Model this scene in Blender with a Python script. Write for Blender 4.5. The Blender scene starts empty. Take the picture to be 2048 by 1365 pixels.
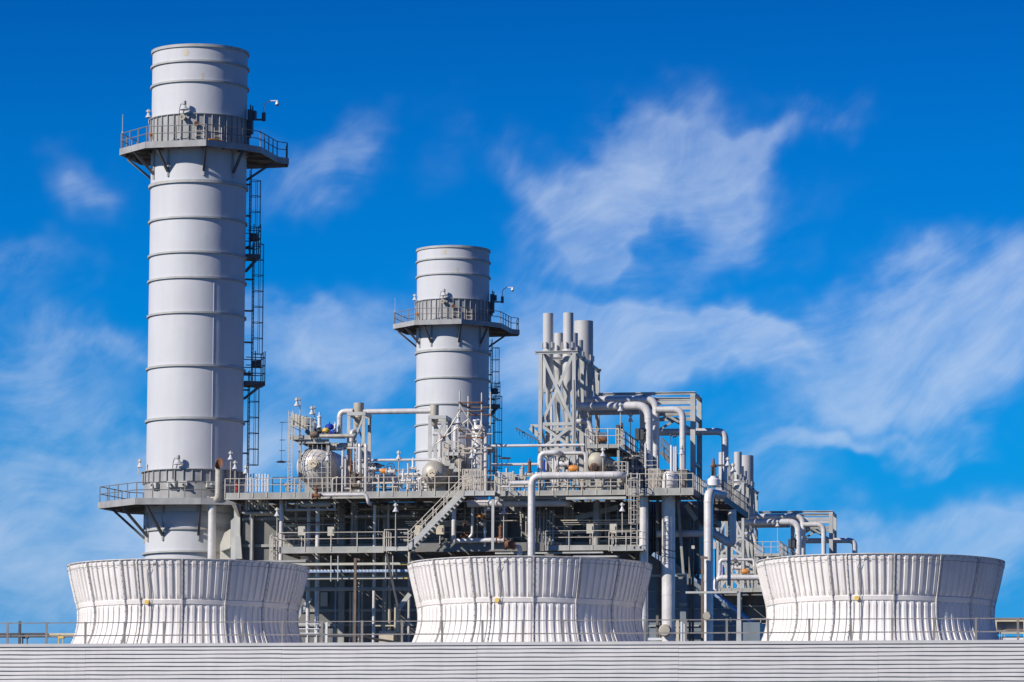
import bpy, math, random
from mathutils import Vector, Matrix
R = math.radians
PI = math.pi
random.seed(11)
S = bpy.context.scene
COL = S.collection

# ------------------------------------------------------------------ camera frame
# the plant's own axes are the world axes: X along the boilers, Y across them, Z up
F = 8600.0
CX, CY = 1024.0, 682.5
CAM = Vector((0, 0, 1.7))
YAW, PITCH, ROLL = R(9.8), math.atan((1750 - CY) / F), R(0.3)
MC = (Matrix.Rotation(YAW, 3, 'Z') @ Matrix.Rotation(R(90) + PITCH, 3, 'X') @ Matrix.Rotation(ROLL, 3, 'Z'))
FWD = Vector((-math.sin(YAW), math.cos(YAW), 0))
RGT = Vector((math.cos(YAW), math.sin(YAW), 0))


def at(x, y, v):
    """point of the vertical plane Y=v that the survey photo shows at (x, y)"""
    d = MC @ Vector(((x - CX) / F, (CY - y) / F, -1))
    return CAM + d * (v / d.y)


def mpp(v, x=1024):
    """metres per photo pixel at plane v"""
    d = MC @ Vector(((x - CX) / F, 0, -1))
    return v / d.y / F


# ------------------------------------------------------------------ materials
def mat(name, col, rough=0.55, metal=0.0, var=0.08, scale=0.6, streak=0.0, stain=None, stain_amt=0.0, bump=0.0, bscale=2.0, spec=0.5):
    m = bpy.data.materials.new(name)
    m.use_nodes = True
    nt = m.node_tree
    N, L = nt.nodes, nt.links
    b = N['Principled BSDF']
    b.inputs['Roughness'].default_value = rough
    b.inputs['Metallic'].default_value = metal
    b.inputs['Specular IOR Level'].default_value = spec
    g = N.new('ShaderNodeNewGeometry')
    n1 = N.new('ShaderNodeTexNoise')
    n1.inputs['Scale'].default_value = scale
    n1.inputs['Detail'].default_value = 6
    L.new(g.outputs['Position'], n1.inputs['Vector'])
    mr = N.new('ShaderNodeMapRange')
    mr.inputs[1].default_value = 0.3
    mr.inputs[2].default_value = 0.7
    mr.inputs[3].default_value = 1 - var
    mr.inputs[4].default_value = 1 + var
    L.new(n1.outputs[0], mr.inputs[0])
    mul = N.new('ShaderNodeVectorMath')
    mul.operation = 'SCALE'
    mul.inputs[0].default_value = col[:3]
    L.new(mr.outputs[0], mul.inputs['Scale'])
    out = mul.outputs[0]
    if streak or stain_amt:
        mp = N.new('ShaderNodeMapping')
        mp.inputs['Scale'].default_value = (2.2, 2.2, 0.16)
        L.new(g.outputs['Position'], mp.inputs[0])
        n2 = N.new('ShaderNodeTexNoise')
        n2.inputs['Scale'].default_value = 1.0
        n2.inputs['Detail'].default_value = 5
        L.new(mp.outputs[0], n2.inputs['Vector'])
        if streak:
            m2 = N.new('ShaderNodeMapRange')
            m2.inputs[1].default_value = 0.35
            m2.inputs[2].default_value = 0.7
            m2.inputs[3].default_value = 1.0
            m2.inputs[4].default_value = 1 - streak
            L.new(n2.outputs[0], m2.inputs[0])
            mu = N.new('ShaderNodeVectorMath')
            mu.operation = 'SCALE'
            L.new(out, mu.inputs[0])
            L.new(m2.outputs[0], mu.inputs['Scale'])
            out = mu.outputs[0]
        if stain_amt:
            n3 = N.new('ShaderNodeTexNoise')
            n3.inputs['Scale'].default_value = 0.9
            n3.inputs['Detail'].default_value = 8
            n3.inputs['Distortion'].default_value = 0.6
            L.new(g.outputs['Position'], n3.inputs['Vector'])
            m3 = N.new('ShaderNodeMapRange')
            m3.inputs[1].default_value = 0.56
            m3.inputs[2].default_value = 0.74
            m3.inputs[3].default_value = 0
            m3.inputs[4].default_value = stain_amt
            L.new(n3.outputs[0], m3.inputs[0])
            mx = N.new('ShaderNodeMix')
            mx.data_type = 'RGBA'
            L.new(m3.outputs[0], mx.inputs[0])
            L.new(out, mx.inputs[6])
            mx.inputs[7].default_value = (*stain, 1)
            out = mx.outputs[2]
    L.new(out, b.inputs['Base Color'])
    if bump:
        n4 = N.new('ShaderNodeTexNoise')
        n4.inputs['Scale'].default_value = bscale
        n4.inputs['Detail'].default_value = 3
        L.new(g.outputs['Position'], n4.inputs['Vector'])
        bp = N.new('ShaderNodeBump')
        bp.inputs['Strength'].default_value = bump
        bp.inputs['Distance'].default_value = 0.1
        L.new(n4.outputs[0], bp.inputs['Height'])
        L.new(bp.outputs[0], b.inputs['Normal'])
    return m


RUSTC = (0.20, 0.085, 0.035)
M = dict(
    stack=mat('stack_paint', (0.56, 0.565, 0.58), 0.5, 0, 0.035, 0.35, 0.05, (0.42, 0.38, 0.27), 0.05, bump=0.3, bscale=0.5, spec=0.25),
    ring=mat('ring_steel', (0.42, 0.42, 0.40), 0.55, 0, 0.12, 1.5, 0.1),
    collar=mat('collar_steel', (0.36, 0.36, 0.355), 0.55, 0, 0.14, 1.2, 0.18, RUSTC, 0.1),
    steel=mat('grey_steel', (0.40, 0.395, 0.36), 0.5, 0.0, 0.16, 1.3, 0.16, (0.25, 0.2, 0.13), 0.25),
    lsteel=mat('pale_steel', (0.50, 0.50, 0.47), 0.5, 0.0, 0.12, 1.3, 0.14, (0.3, 0.25, 0.18), 0.18),
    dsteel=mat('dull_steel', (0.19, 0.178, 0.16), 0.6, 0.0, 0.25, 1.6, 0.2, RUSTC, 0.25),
    brace=mat('brace_steel', (0.11, 0.11, 0.115), 0.55, 0.1, 0.2, 1.6, 0.2),
    rail=mat('rail_steel', (0.56, 0.51, 0.43), 0.5, 0.2, 0.15, 2.0),
    drail=mat('dark_rail', (0.19, 0.185, 0.18), 0.55, 0.2, 0.2, 2.0),
    grail=mat('fence_rail', (0.23, 0.215, 0.205), 0.6, 0.0, 0.2, 2.0, 0.1),
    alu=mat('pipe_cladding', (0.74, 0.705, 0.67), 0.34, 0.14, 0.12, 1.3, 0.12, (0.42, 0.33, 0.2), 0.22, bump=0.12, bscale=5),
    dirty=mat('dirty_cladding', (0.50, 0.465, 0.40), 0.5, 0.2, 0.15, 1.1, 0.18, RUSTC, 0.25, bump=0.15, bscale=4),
    drum=mat('drum_cladding', (0.66, 0.63, 0.60), 0.42, 0.15, 0.1, 1.0, 0.12, (0.4, 0.33, 0.22), 0.3, bump=0.2, bscale=2),
    tan=mat('tan_cladding', (0.47, 0.43, 0.345), 0.55, 0.1, 0.14, 1.4, 0.16, RUSTC, 0.22),
    fibre=mat('white_fibreglass', (0.79, 0.75, 0.715), 0.55, 0, 0.05, 0.7, 0.07, (0.52, 0.45, 0.34), 0.16, spec=0.3),
    seam=mat('seam_flange', (0.63, 0.605, 0.575), 0.6, 0, 0.2, 3.0, 0.1),
    louvre=mat('louvre_siding', (0.57, 0.56, 0.55), 0.5, 0, 0.06, 0.5, 0.07, (0.42, 0.38, 0.3), 0.12, bump=0.15, bscale=0.9),
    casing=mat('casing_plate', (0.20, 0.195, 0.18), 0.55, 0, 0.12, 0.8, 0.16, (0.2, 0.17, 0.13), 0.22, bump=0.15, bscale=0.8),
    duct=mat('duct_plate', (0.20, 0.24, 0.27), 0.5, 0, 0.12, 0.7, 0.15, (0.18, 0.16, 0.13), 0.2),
    beige=mat('beige_paint', (0.55, 0.52, 0.43), 0.5, 0, 0.07, 2, 0.1),
    sand=mat('sand_paint', (0.60, 0.52, 0.38), 0.6, 0, 0.1, 2, 0.1),
    white=mat('white_paint', (0.74, 0.74, 0.74), 0.4, 0, 0.05, 2),
    shade=mat('lamp_shade', (0.62, 0.63, 0.64), 0.35, 0.2, 0.04, 2),
    rust=mat('rusty_iron', (0.19, 0.085, 0.045), 0.8, 0, 0.35, 6, 0.15),
    brown=mat('brown_iron', (0.17, 0.125, 0.095), 0.7, 0, 0.25, 3, 0.15),
    orange=mat('orange_paint', (0.62, 0.24, 0.045), 0.5, 0, 0.15, 4),
    yellow=mat('yellow_paint', (0.70, 0.47, 0.09), 0.5, 0, 0.1, 4),
    blue=mat('blue_paint', (0.015, 0.045, 0.40), 0.4, 0, 0.1, 4),
    sky_blue=mat('pale_blue_paint', (0.05, 0.22, 0.52), 0.45, 0, 0.1, 4),
    tray=mat('blue_grey_tray', (0.30, 0.40, 0.55), 0.45, 0.1, 0.12, 3),
    red=mat('red_paint', (0.55, 0.05, 0.03), 0.4, 0, 0.1, 4),
    black=mat('black_rubber', (0.025, 0.025, 0.027), 0.5, 0, 0.2, 4),
    dark=mat('dark_paint', (0.07, 0.07, 0.075), 0.5, 0, 0.2, 4),
    ground=mat('gravel_ground', (0.075, 0.07, 0.065), 0.95, 0, 0.25, 0.15, 0.0, (0.1, 0.1, 0.085), 0.5),
    concrete=mat('deck_concrete', (0.36, 0.35, 0.33), 0.85, 0, 0.12, 0.6),
)


# ------------------------------------------------------------------ mesh builder
def frame_of(d):
    d = d.normalized()
    u = Vector((0, 0, 1)) if abs(d.z) < 0.95 else Vector((0, 1, 0))
    a = d.cross(u).normalized()
    return a, a.cross(d).normalized()      # side, up


ORG = {}


class MB:
    def __init__(s):
        s.v = []
        s.f = []

    def add(s, vs, fs):
        o = len(s.v)
        s.v += [tuple(p) for p in vs]
        s.f += [tuple(i + o for i in q) for q in fs]
        return s

    def box(s, a, b):
        x0, x1 = sorted((a[0], b[0])); y0, y1 = sorted((a[1], b[1])); z0, z1 = sorted((a[2], b[2]))
        return s.add([(x0, y0, z0), (x1, y0, z0), (x1, y1, z0), (x0, y1, z0), (x0, y0, z1), (x1, y0, z1), (x1, y1, z1), (x0, y1, z1)],
                     [(3, 2, 1, 0), (4, 5, 6, 7), (0, 1, 5, 4), (1, 2, 6, 5), (2, 3, 7, 6), (3, 0, 4, 7)])

    def beam(s, p, q, w, h=None):
        """rectangular bar, w across and h upright"""
        h = h or w
        p, q = Vector(p), Vector(q)
        a, u = frame_of(q - p)
        a, u = a * w / 2, u * h / 2
        return s.add([p - a - u, p + a - u, p + a + u, p - a + u, q - a - u, q + a - u, q + a + u, q - a + u],
                     [(0, 1, 2, 3), (7, 6, 5, 4), (4, 5, 1, 0), (5, 6, 2, 1), (6, 7, 3, 2), (7, 4, 0, 3)])

    def ibeam(s, p, q, w, h, t=0.05):
        p, q = Vector(p), Vector(q)
        a, u = frame_of(q - p)
        e = u * (h / 2 - t / 2)
        s.beam(p + e, q + e, w, t)
        s.beam(p - e, q - e, w, t)
        return s.beam(p, q, t, h - 2 * t)

    def hcol(s, p, q, w, h, t=0.05):
        """upright H column, flanges facing the front"""
        p, q = Vector(p), Vector(q)
        z0, z1 = p.z, q.z
        s.box((p.x - w / 2, p.y, z0), (p.x + w / 2, p.y + t, z1))
        s.box((p.x - w / 2, p.y + h - t, z0), (p.x + w / 2, p.y + h, z1))
        return s.box((p.x - t / 2, p.y + t, z0), (p.x + t / 2, p.y + h - t, z1))

    def sweep(s, pts, rs, n=10, cap=True):
        pts = [Vector(p) for p in pts]
        k = len(pts)
        if not isinstance(rs, (list, tuple)):
            rs = [rs] * k
        d0 = (pts[1] - pts[0]).normalized()
        a, u = frame_of(d0)
        prev = d0
        o = len(s.v)
        for i, p in enumerate(pts):
            if i == 0: t = d0
            elif i == k - 1: t = (pts[i] - pts[i - 1]).normalized()
            else: t = ((pts[i + 1] - pts[i]).normalized() + (pts[i] - pts[i - 1]).normalized()).normalized()
            q = prev.rotation_difference(t)
            a = q @ a; u = q @ u; prev = t
            for j in range(n):
                w = 2 * PI * j / n
                s.v.append(tuple(p + (a * math.cos(w) + u * math.sin(w)) * rs[i]))
        for i in range(k - 1):
            for j in range(n):
                s.f.append((o + i * n + j, o + i * n + (j + 1) % n, o + (i + 1) * n + (j + 1) % n, o + (i + 1) * n + j))
        if cap:
            s.f.append(tuple(o + j for j in range(n))[::-1])
            s.f.append(tuple(o + (k - 1) * n + j for j in range(n)))
        return s

    def tube(s, p, q, r, r2=None, n=10, cap=True):
        return s.sweep([p, q], [r, r2 if r2 is not None else r], n, cap)

    def pipe(s, pts, r, n=14, bend=None, bands=0.0, cap=True):
        """swept round pipe with rounded elbows; bands: spacing of the cladding joints"""
        pts = [Vector(p) for p in pts]
        bend = bend or r * 2.6
        out = [pts[0]]
        for i in range(1, len(pts) - 1):
            a, b, c = pts[i - 1], pts[i], pts[i + 1]
            d1, d2 = (a - b), (c - b)
            l = min(bend, d1.length * 0.49, d2.length * 0.49)
            d1.normalize(); d2.normalize()
            p0, p2 = b + d1 * l, b + d2 * l
            for k in range(7):
                t = k / 6
                out.append(p0 * (1 - t) ** 2 + b * 2 * t * (1 - t) + p2 * t * t)
        out.append(pts[-1])
        s.sweep(out, r, n, cap)
        if bands:
            for i in range(len(out) - 1):
                d = out[i + 1] - out[i]
                if d.length > bands * 0.8:
                    k = max(1, int(d.length / bands))
                    for j in range(k + 1):
                        c = out[i] + d * (j / k)
                        e = d.normalized() * 0.03
                        s.tube(c - e, c + e, r * 1.035 + 0.004, n=n)
        return s

    def lathe(s, prof, c, n=32, axis='z', a0=0.0, a1=2 * PI, caps=(False, False)):
        """prof: (radius, along)"""
        c = Vector(c)
        full = abs(a1 - a0 - 2 * PI) < 1e-6
        m = n if full else n + 1
        o = len(s.v)
        for (r, h) in prof:
            for j in range(m):
                w = a0 + (a1 - a0) * j / n
                x, y = r * math.cos(w), r * math.sin(w)
                s.v.append(tuple(c + (Vector((x, y, h)) if axis == 'z' else Vector((x, h, -y)) if axis == 'y' else Vector((h, x, y)))))
        for i in range(len(prof) - 1):
            for j in range(n if full else n):
                k = (j + 1) % m
                s.f.append((o + i * m + j, o + i * m + k, o + (i + 1) * m + k, o + (i + 1) * m + j))
        if caps[0]: s.f.append(tuple(o + j for j in range(m))[::-1])
        if caps[1]: s.f.append(tuple(o + (len(prof) - 1) * m + j for j in range(m)))
        return s

    def ball(s, c, r, n=14, squash=(1, 1, 1)):
        k = max(6, n // 2)
        o = len(s.v)
        c = Vector(c)
        for i in range(k + 1):
            t = PI * i / k
            for j in range(n):
                w = 2 * PI * j / n
                s.v.append((c.x + r * squash[0] * math.sin(t) * math.cos(w), c.y + r * squash[1] * math.sin(t) * math.sin(w), c.z + r * squash[2] * math.cos(t)))
        for i in range(k):
            for j in range(n):
                s.f.append((o + i * n + j, o + (i + 1) * n + j, o + (i + 1) * n + (j + 1) % n, o + i * n + (j + 1) % n))
        return s

    def torus(s, c, R0, r, axis='y', n=18, m=6):
        c = Vector(c)
        o = len(s.v)
        for i in range(n):
            w = 2 * PI * i / n
            for j in range(m):
                t = 2 * PI * j / m
                q = R0 + r * math.cos(t)
                x, y, h = q * math.cos(w), q * math.sin(w), r * math.sin(t)
                s.v.append(tuple(c + (Vector((x, y, h)) if axis == 'z' else Vector((x, h, y)) if axis == 'y' else Vector((h, x, y)))))
        for i in range(n):
            for j in range(m):
                s.f.append((o + i * m + j, o + ((i + 1) % n) * m + j, o + ((i + 1) % n) * m + (j + 1) % m, o + i * m + (j + 1) % m))
        return s

    def prism(s, poly, v0, v1):
        """poly: world (X, Z) outline extruded from Y=v0 to v1"""
        k = len(poly)
        vs = [(x, v0, z) for x, z in poly] + [(x, v1, z) for x, z in poly]
        fs = [tuple(range(k)), tuple(range(2 * k - 1, k - 1, -1))]
        fs += [(i, i + k, (i + 1) % k + k, (i + 1) % k) for i in range(k)]
        return s.add(vs, fs)

    def build(s, name, m, parent=None, loc=None):
        if parent is None:
            if loc is None:
                xs, ys, zs = zip(*s.v)
                loc = Vector(((min(xs) + max(xs)) / 2, (min(ys) + max(ys)) / 2, min(zs)))
            org = Vector(loc)
        else:
            org = ORG[parent.name]
        me = bpy.data.meshes.new(name)
        me.from_pydata([(x - org.x, y - org.y, z - org.z) for x, y, z in s.v], [], s.f)
        me.validate()
        me.polygons.foreach_set('use_smooth', [True] * len(me.polygons))
        me.set_sharp_from_angle(angle=R(38))
        me.materials.append(M[m] if isinstance(m, str) else m)
        me.update()
        o = bpy.data.objects.new(name, me)
        COL.objects.link(o)
        if parent is None: o.location = org
        else: o.parent = parent
        ORG[o.name] = org
        return o


REAR = []


def tag(o, label=None, cat=None, group=None, kind=None, rear=None):
    if label: o['label'] = label
    if cat: o['category'] = cat
    if group: o['group'] = group
    if kind: o['kind'] = kind
    if rear: REAR.append((o, rear))
    return o


def thing(name, label, cat, loc, group=None, rear=None):
    o = bpy.data.objects.new(name, None)
    o.empty_display_size = 0.2
    COL.objects.link(o)
    o.location = loc
    ORG[o.name] = Vector(loc)
    return tag(o, label, cat, group, None, rear)


def at_child(name, mesh, parent, p):
    """a further part that shares a mesh, placed at world point p"""
    o = bpy.data.objects.new(name, mesh)
    COL.objects.link(o)
    o.parent = parent
    o.location = Vector(p) - ORG[parent.name]
    return o


def kids(o):
    return [c for c in bpy.data.objects if c.parent == o]


def copy_tree(o, parent=None, d=None, index=None):
    c = o.copy()
    COL.objects.link(c)
    if parent is not None: c.parent = parent
    if d is not None: c.location = o.location + d
    for ch in index.get(o.name, []):
        copy_tree(ch, c, None, index)
    return c


POSTS = {}


def post_mesh(h, r, m):
    k = (round(h, 2), r, m)
    if k not in POSTS:
        b = MB().beam((0, 0, -0.32), (0, 0, h), r * 2, r * 2)
        me = bpy.data.meshes.new('post')
        me.from_pydata(b.v, [], b.f)
        me.materials.append(M[m])
        POSTS[k] = me
    return POSTS[k]


def railing(parent, pts, h=1.05, step=0.95, m='rail', r=0.03, closed=False, sides=None, loop=True):
    """railing along deck-edge points: a mesh of rails, each post a sub-part"""
    pts = [Vector(p) for p in pts]
    b = MB()
    up = Vector((0, 0, 1))
    seq = pts + ([pts[0]] if closed else [])
    for hh in (h, h * 0.55):
        b.sweep([p + up * hh for p in seq], r, 6)
    if loop and not closed:
        for p in (pts[0], pts[-1]):
            b.tube(p + up * h, p + up * h * 0.55, r, n=6)
    o = b.build('railing', m, parent)
    me = post_mesh(h, r, m)
    for i in range(len(seq) - 1):
        a, c = seq[i], seq[i + 1]
        k = max(1, round((c - a).length / step))
        for j in range(k + (1 if i == len(seq) - 2 and not closed else 0)):
            q = bpy.data.objects.new('post', me)
            COL.objects.link(q)
            q.parent = o
            q.location = a + (c - a) * (j / k) - ORG[parent.name]
    return o


def snap(ps, dx=3.0):
    """photo points (x, y, v) -> world, keeping uprights upright and levels level"""
    w = [at(*p) for p in ps]
    for i in range(1, len(ps)):
        (x0, y0, v0), (x1, y1, v1) = ps[i - 1], ps[i]
        if abs(x1 - x0) < dx and v0 == v1: w[i].x = w[i - 1].x
    for i in range(1, len(ps)):
        (x0, y0, v0), (x1, y1, v1) = ps[i - 1], ps[i]
        if abs(y1 - y0) < 12 and abs(x1 - x0) > 12 or v0 != v1 and abs(y1 - y0) < 40: w[i].z = w[i - 1].z
        elif v0 != v1: w[i].z = w[i].z
    return w


def pipe(label, ps, r, m='alu', n=14, bend=None, bands=1.0, name='pipe', group=None, rear=None, cat='pipe', caps=()):
    """one pipe run as one thing; r in photo pixels at its first plane"""
    w = snap(ps)
    rr = r * mpp(ps[0][2], ps[0][0])
    b = MB().pipe(w, rr, n, bend and bend * rr, bands)
    o = b.build(name, m)
    return tag(o, label, cat, group, None, rear)


def pxbox(b, x0, x1, y0, y1, v0, v1):
    """box whose front face at v0 the photo shows as the rectangle x0..x1, y0..y1"""
    xm, ym = (x0 + x1) / 2, (y0 + y1) / 2
    b.box((at(x0, ym, v0).x, v0, at(xm, y1, v0).z), (at(x1, ym, v0).x, v1, at(xm, y0, v0).z))
    return b


def pxpoly(poly, v):
    return [(p.x, p.z) for p in (at(x, y, v) for x, y in poly)]

# ------------------------------------------------------------------ camera
cd = bpy.data.cameras.new('camera')
cam = bpy.data.objects.new('camera', cd)
COL.objects.link(cam)
cam.matrix_world = Matrix.Translation(CAM) @ MC.to_4x4()
cd.sensor_width = 36
cd.lens = 36 * F / 2048
cd.clip_start = 1
cd.clip_end = 20000
S.camera = cam

# ------------------------------------------------------------------ sun and sky
SUN_EL = R(31)
SUN_H = (RGT * -math.sin(R(56)) - FWD * math.cos(R(56))).normalized()      # towards the sun
SUN = (SUN_H * math.cos(SUN_EL) + Vector((0, 0, math.sin(SUN_EL)))).normalized()
sl = bpy.data.lights.new('sun', 'SUN')
sl.energy = 5.0
sl.angle = R(0.55)
sl.color = (1.0, 0.94, 0.855)
so = bpy.data.objects.new('sun', sl)
COL.objects.link(so)
so.rotation_euler = SUN.to_track_quat('Z', 'Y').to_euler()
so.location = (0, 0, 120)

wd = bpy.data.worlds.new('World')
S.world = wd
wd.use_nodes = True
nt = wd.node_tree
N, L = nt.nodes, nt.links
bg = N['Background']
bg.inputs['Strength'].default_value = 0.1
tc = N.new('ShaderNodeTexCoord')
sk = N.new('ShaderNodeTexSky')
sk.sky_type = 'NISHITA'
sk.sun_disc = False
sk.sun_elevation = SUN_EL
sk.sun_rotation = math.atan2(SUN_H.x, SUN_H.y)
sk.air_density = 1.0
sk.dust_density = 0.2
sk.ozone_density = 2.5


def vm(op, a=None, b=None):
    n = N.new('ShaderNodeVectorMath')
    n.operation = op
    for i, k in enumerate((a, b)):
        if k is None: continue
        if isinstance(k, (tuple, Vector)): n.inputs[i].default_value = tuple(k)
        else: L.new(k, n.inputs[i])
    return n


def ma(op, a, b=None, c=None, clamp=False):
    n = N.new('ShaderNodeMath')
    n.operation = op
    n.use_clamp = clamp
    for i, k in enumerate((a, b, c)):
        if k is None: continue
        if isinstance(k, (int, float)): n.inputs[i].default_value = k
        else: L.new(k, n.inputs[i])
    return n.outputs[0]


# deep polarised blue overhead, paling to the horizon: a ramp on the elevation of the view direction
sep = N.new('ShaderNodeSeparateXYZ')
L.new(tc.outputs['Generated'], sep.inputs[0])
rmp = N.new('ShaderNodeValToRGB')
L.new(ma('MULTIPLY', sep.outputs[2], 4.0), rmp.inputs[0])
RAMP = [(0.0, (.05, .135, .33)), (.255, (.010, .115, .27)), (.394, (.0012, .125, .275)), (.529, (.0005, .117, .275)), (.667, (.0004, .101, .252)), (.797, (.0005, .08, .217)), (1.0, (.001, .045, .17))]
cr = rmp.color_ramp
while len(cr.elements) < len(RAMP): cr.elements.new(0.5)
for e, (p, c) in zip(cr.elements, RAMP):
    e.position = p
    e.color = (*c, 1)
tint = vm('MULTIPLY', sk.outputs[0], rmp.outputs[0])
tint2 = N.new('ShaderNodeVectorMath')
tint2.operation = 'SCALE'
tint2.inputs['Scale'].default_value = 4.0
L.new(tint.outputs[0], tint2.inputs[0])

# thin cirrus: soft patches fixed to compass directions, torn by stretched noise
right = MC @ Vector((1, 0, 0)); upv = MC @ Vector((0, 1, 0)); fw = MC @ Vector((0, 0, -1))
dr = vm('DOT_PRODUCT', tc.outputs['Generated'], right).outputs['Value']
du = vm('DOT_PRODUCT', tc.outputs['Generated'], upv).outputs['Value']
df = ma('MAXIMUM', vm('DOT_PRODUCT', tc.outputs['Generated'], fw).outputs['Value'], 0.05)
px = ma('MULTIPLY', ma('DIVIDE', dr, df), F / 1000)
py = ma('MULTIPLY', ma('DIVIDE', du, df), F / 1000)
cmb = N.new('ShaderNodeCombineXYZ')
L.new(px, cmb.inputs[0]); L.new(py, cmb.inputs[1])
P0 = cmb.outputs[0]
wn = N.new('ShaderNodeTexNoise')
wn.inputs['Scale'].default_value = 4.0
wn.inputs['Detail'].default_value = 3
wn.inputs['Roughness'].default_value = 0.6
L.new(P0, wn.inputs['Vector'])
wv = vm('SUBTRACT', wn.outputs['Color'], (0.5, 0.5, 0.5))
ws = N.new('ShaderNodeVectorMath'); ws.operation = 'SCALE'; ws.inputs['Scale'].default_value = 0.3
L.new(wv.outputs[0], ws.inputs[0])
PW = vm('ADD', P0, ws.outputs[0]).outputs[0]
# (x, y, half length, half width, tilt in degrees, strength) in photo pixels
PATCH_K = 0.8
PATCH = [
    (1300, 320, 180, 110, 35, .75), (1240, 270, 90, 60, -50, .5), (1260, 420, 230, 90, 28, .85), (1380, 330, 190, 90, 20, .8), (1560, 270, 130, 40, 15, .65), (1230, 470, 130, 40, 35, .7),
    (1060, 350, 90, 60, -50, .55), (1140, 440, 110, 50, -30, .5), (1300, 250, 120, 70, 50, .35), (1480, 420, 170, 60, 60, .4),
    (1320, 662, 200, 50, -8, 1.5), (1420, 520, 260, 60, 25, .35), (1800, 830, 300, 60, 10, .35), (1120, 690, 190, 90, 5, .7), (1450, 700, 120, 40, 12, .6), (1240, 760, 220, 80, 10, .5), (1080, 620, 240, 60, -8, .4),
    (1900, 640, 330, 110, 10, .85), (1990, 620, 180, 110, 0, .8), (1720, 560, 150, 60, 25, .4), (1650, 760, 330, 60, -12, .45), (1850, 740, 260, 80, 8, .5),
    (1700, 900, 170, 20, 8, .75), (1560, 880, 200, 60, 6, .35), (1960, 1050, 240, 80, 6, .95), (1780, 1080, 330, 60, 3, .55), (1500, 960, 150, 60, 5, .3), (1700, 1000, 300, 40, -3, .3),
    (60, 520, 120, 60, 10, .7), (170, 345, 90, 55, -20, .65), (40, 680, 170, 70, 5, .75), (240, 675, 80, 30, 5, .4), (150, 880, 260, 90, -5, .42),
    (690, 290, 110, 45, 50, .55), (620, 370, 110, 60, 10, .6), (930, 250, 90, 40, -20, .25), (870, 340, 60, 60, 60, .25),
    (690, 660, 230, 70, 5, .65), (620, 740, 160, 60, 0, .4), (560, 640, 140, 40, 5, .35), (120, 1090, 330, 80, 2, .8), (60, 1220, 320, 90, 0, .9), (330, 1040, 240, 120, 8, .45), (150, 980, 320, 110, 6, .5), (660, 930, 300, 120, 3, .4), (640, 690, 260, 90, 4, .4), (1850, 1130, 380, 90, 3, .5), (1180, 760, 260, 90, 5, .35), (300, 960, 300, 60, 6, .45), (110, 760, 220, 60, 15, .35), (600, 880, 200, 70, 0, .35),
]
acc = None
for (x, y, a, b, t, k) in PATCH:
    mp = N.new('ShaderNodeMapping')
    mp.vector_type = 'TEXTURE'
    mp.inputs['Location'].default_value = ((x - CX) / 1000, (CY - y) / 1000, 0)
    mp.inputs['Rotation'].default_value = (0, 0, R(t))
    mp.inputs['Scale'].default_value = (a / 500, b / 500, 1)
    L.new(PW, mp.inputs[0])
    ln = vm('LENGTH', mp.outputs[0]).outputs['Value']
    mr = N.new('ShaderNodeMapRange')
    mr.interpolation_type = 'SMOOTHERSTEP'
    mr.inputs[1].default_value = 0; mr.inputs[2].default_value = 1
    mr.inputs[3].default_value = k; mr.inputs[4].default_value = 0
    L.new(ln, mr.inputs[0])
    acc = mr.outputs[0] if acc is None else ma('ADD', acc, mr.outputs[0])


def fbm(rot, sc, detail, rough, dist, src):
    mp = N.new('ShaderNodeMapping')
    mp.vector_type = 'TEXTURE'
    mp.inputs['Rotation'].default_value = (0, 0, R(rot))
    mp.inputs['Scale'].default_value = (1 / sc[0], 1 / sc[1], 1)
    L.new(src, mp.inputs[0])
    t = N.new('ShaderNodeTexNoise')
    t.inputs['Scale'].default_value = 1.0
    t.inputs['Detail'].default_value = detail
    t.inputs['Roughness'].default_value = rough
    t.inputs['Distortion'].default_value = dist
    L.new(mp.outputs[0], t.inputs['Vector'])
    return t.outputs[0]


big = fbm(30, (3.0, 5.0, 1), 8, 0.56, 0.15, P0)
wl = N.new('ShaderNodeTexNoise')
wl.inputs['Scale'].default_value = 1.6
wl.inputs['Detail'].default_value = 2
L.new(P0, wl.inputs['Vector'])
wls = N.new('ShaderNodeVectorMath'); wls.operation = 'SCALE'; wls.inputs['Scale'].default_value = 0.55
L.new(wl.outputs['Color'], wls.inputs[0])
PL = vm('ADD', P0, wls.outputs[0]).outputs[0]
fine = fbm(26, (5.5, 15.0, 1), 8, 0.62, 0.2, PL)
nz = ma('ADD', ma('MULTIPLY', ma('SUBTRACT', big, 0.5), 1.9), ma('MULTIPLY', ma('SUBTRACT', fine, 0.5), 1.2))
acc = ma('MINIMUM', acc, 1.25)
veil = ma('MULTIPLY', ma('MINIMUM', ma('MULTIPLY', acc, 1.6), 1.0), nz)
dsum = ma('ADD', ma('MULTIPLY', acc, 0.8), veil)
sm = N.new('ShaderNodeMapRange')
sm.interpolation_type = 'SMOOTHSTEP'
sm.inputs[1].default_value = 0.0; sm.inputs[2].default_value = 1.9; sm.inputs[3].default_value = 0; sm.inputs[4].default_value = 0.72
L.new(dsum, sm.inputs[0])
dens = sm.outputs[0]
mixc = N.new('ShaderNodeMix')
mixc.data_type = 'RGBA'
L.new(dens, mixc.inputs[0])
L.new(tint2.outputs[0], mixc.inputs[6])
mixc.inputs[7].default_value = (6.2, 7.3, 9.0, 1)
L.new(mixc.outputs[2], bg.inputs['Color'])

S.view_settings.view_transform = 'Standard'
S.view_settings.look = 'None'
S.view_settings.exposure = 0
S.view_settings.gamma = 1
S.view_settings.use_curve_mapping = False
S.cycles.max_bounces = 4
S.cycles.use_denoising = True

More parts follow.
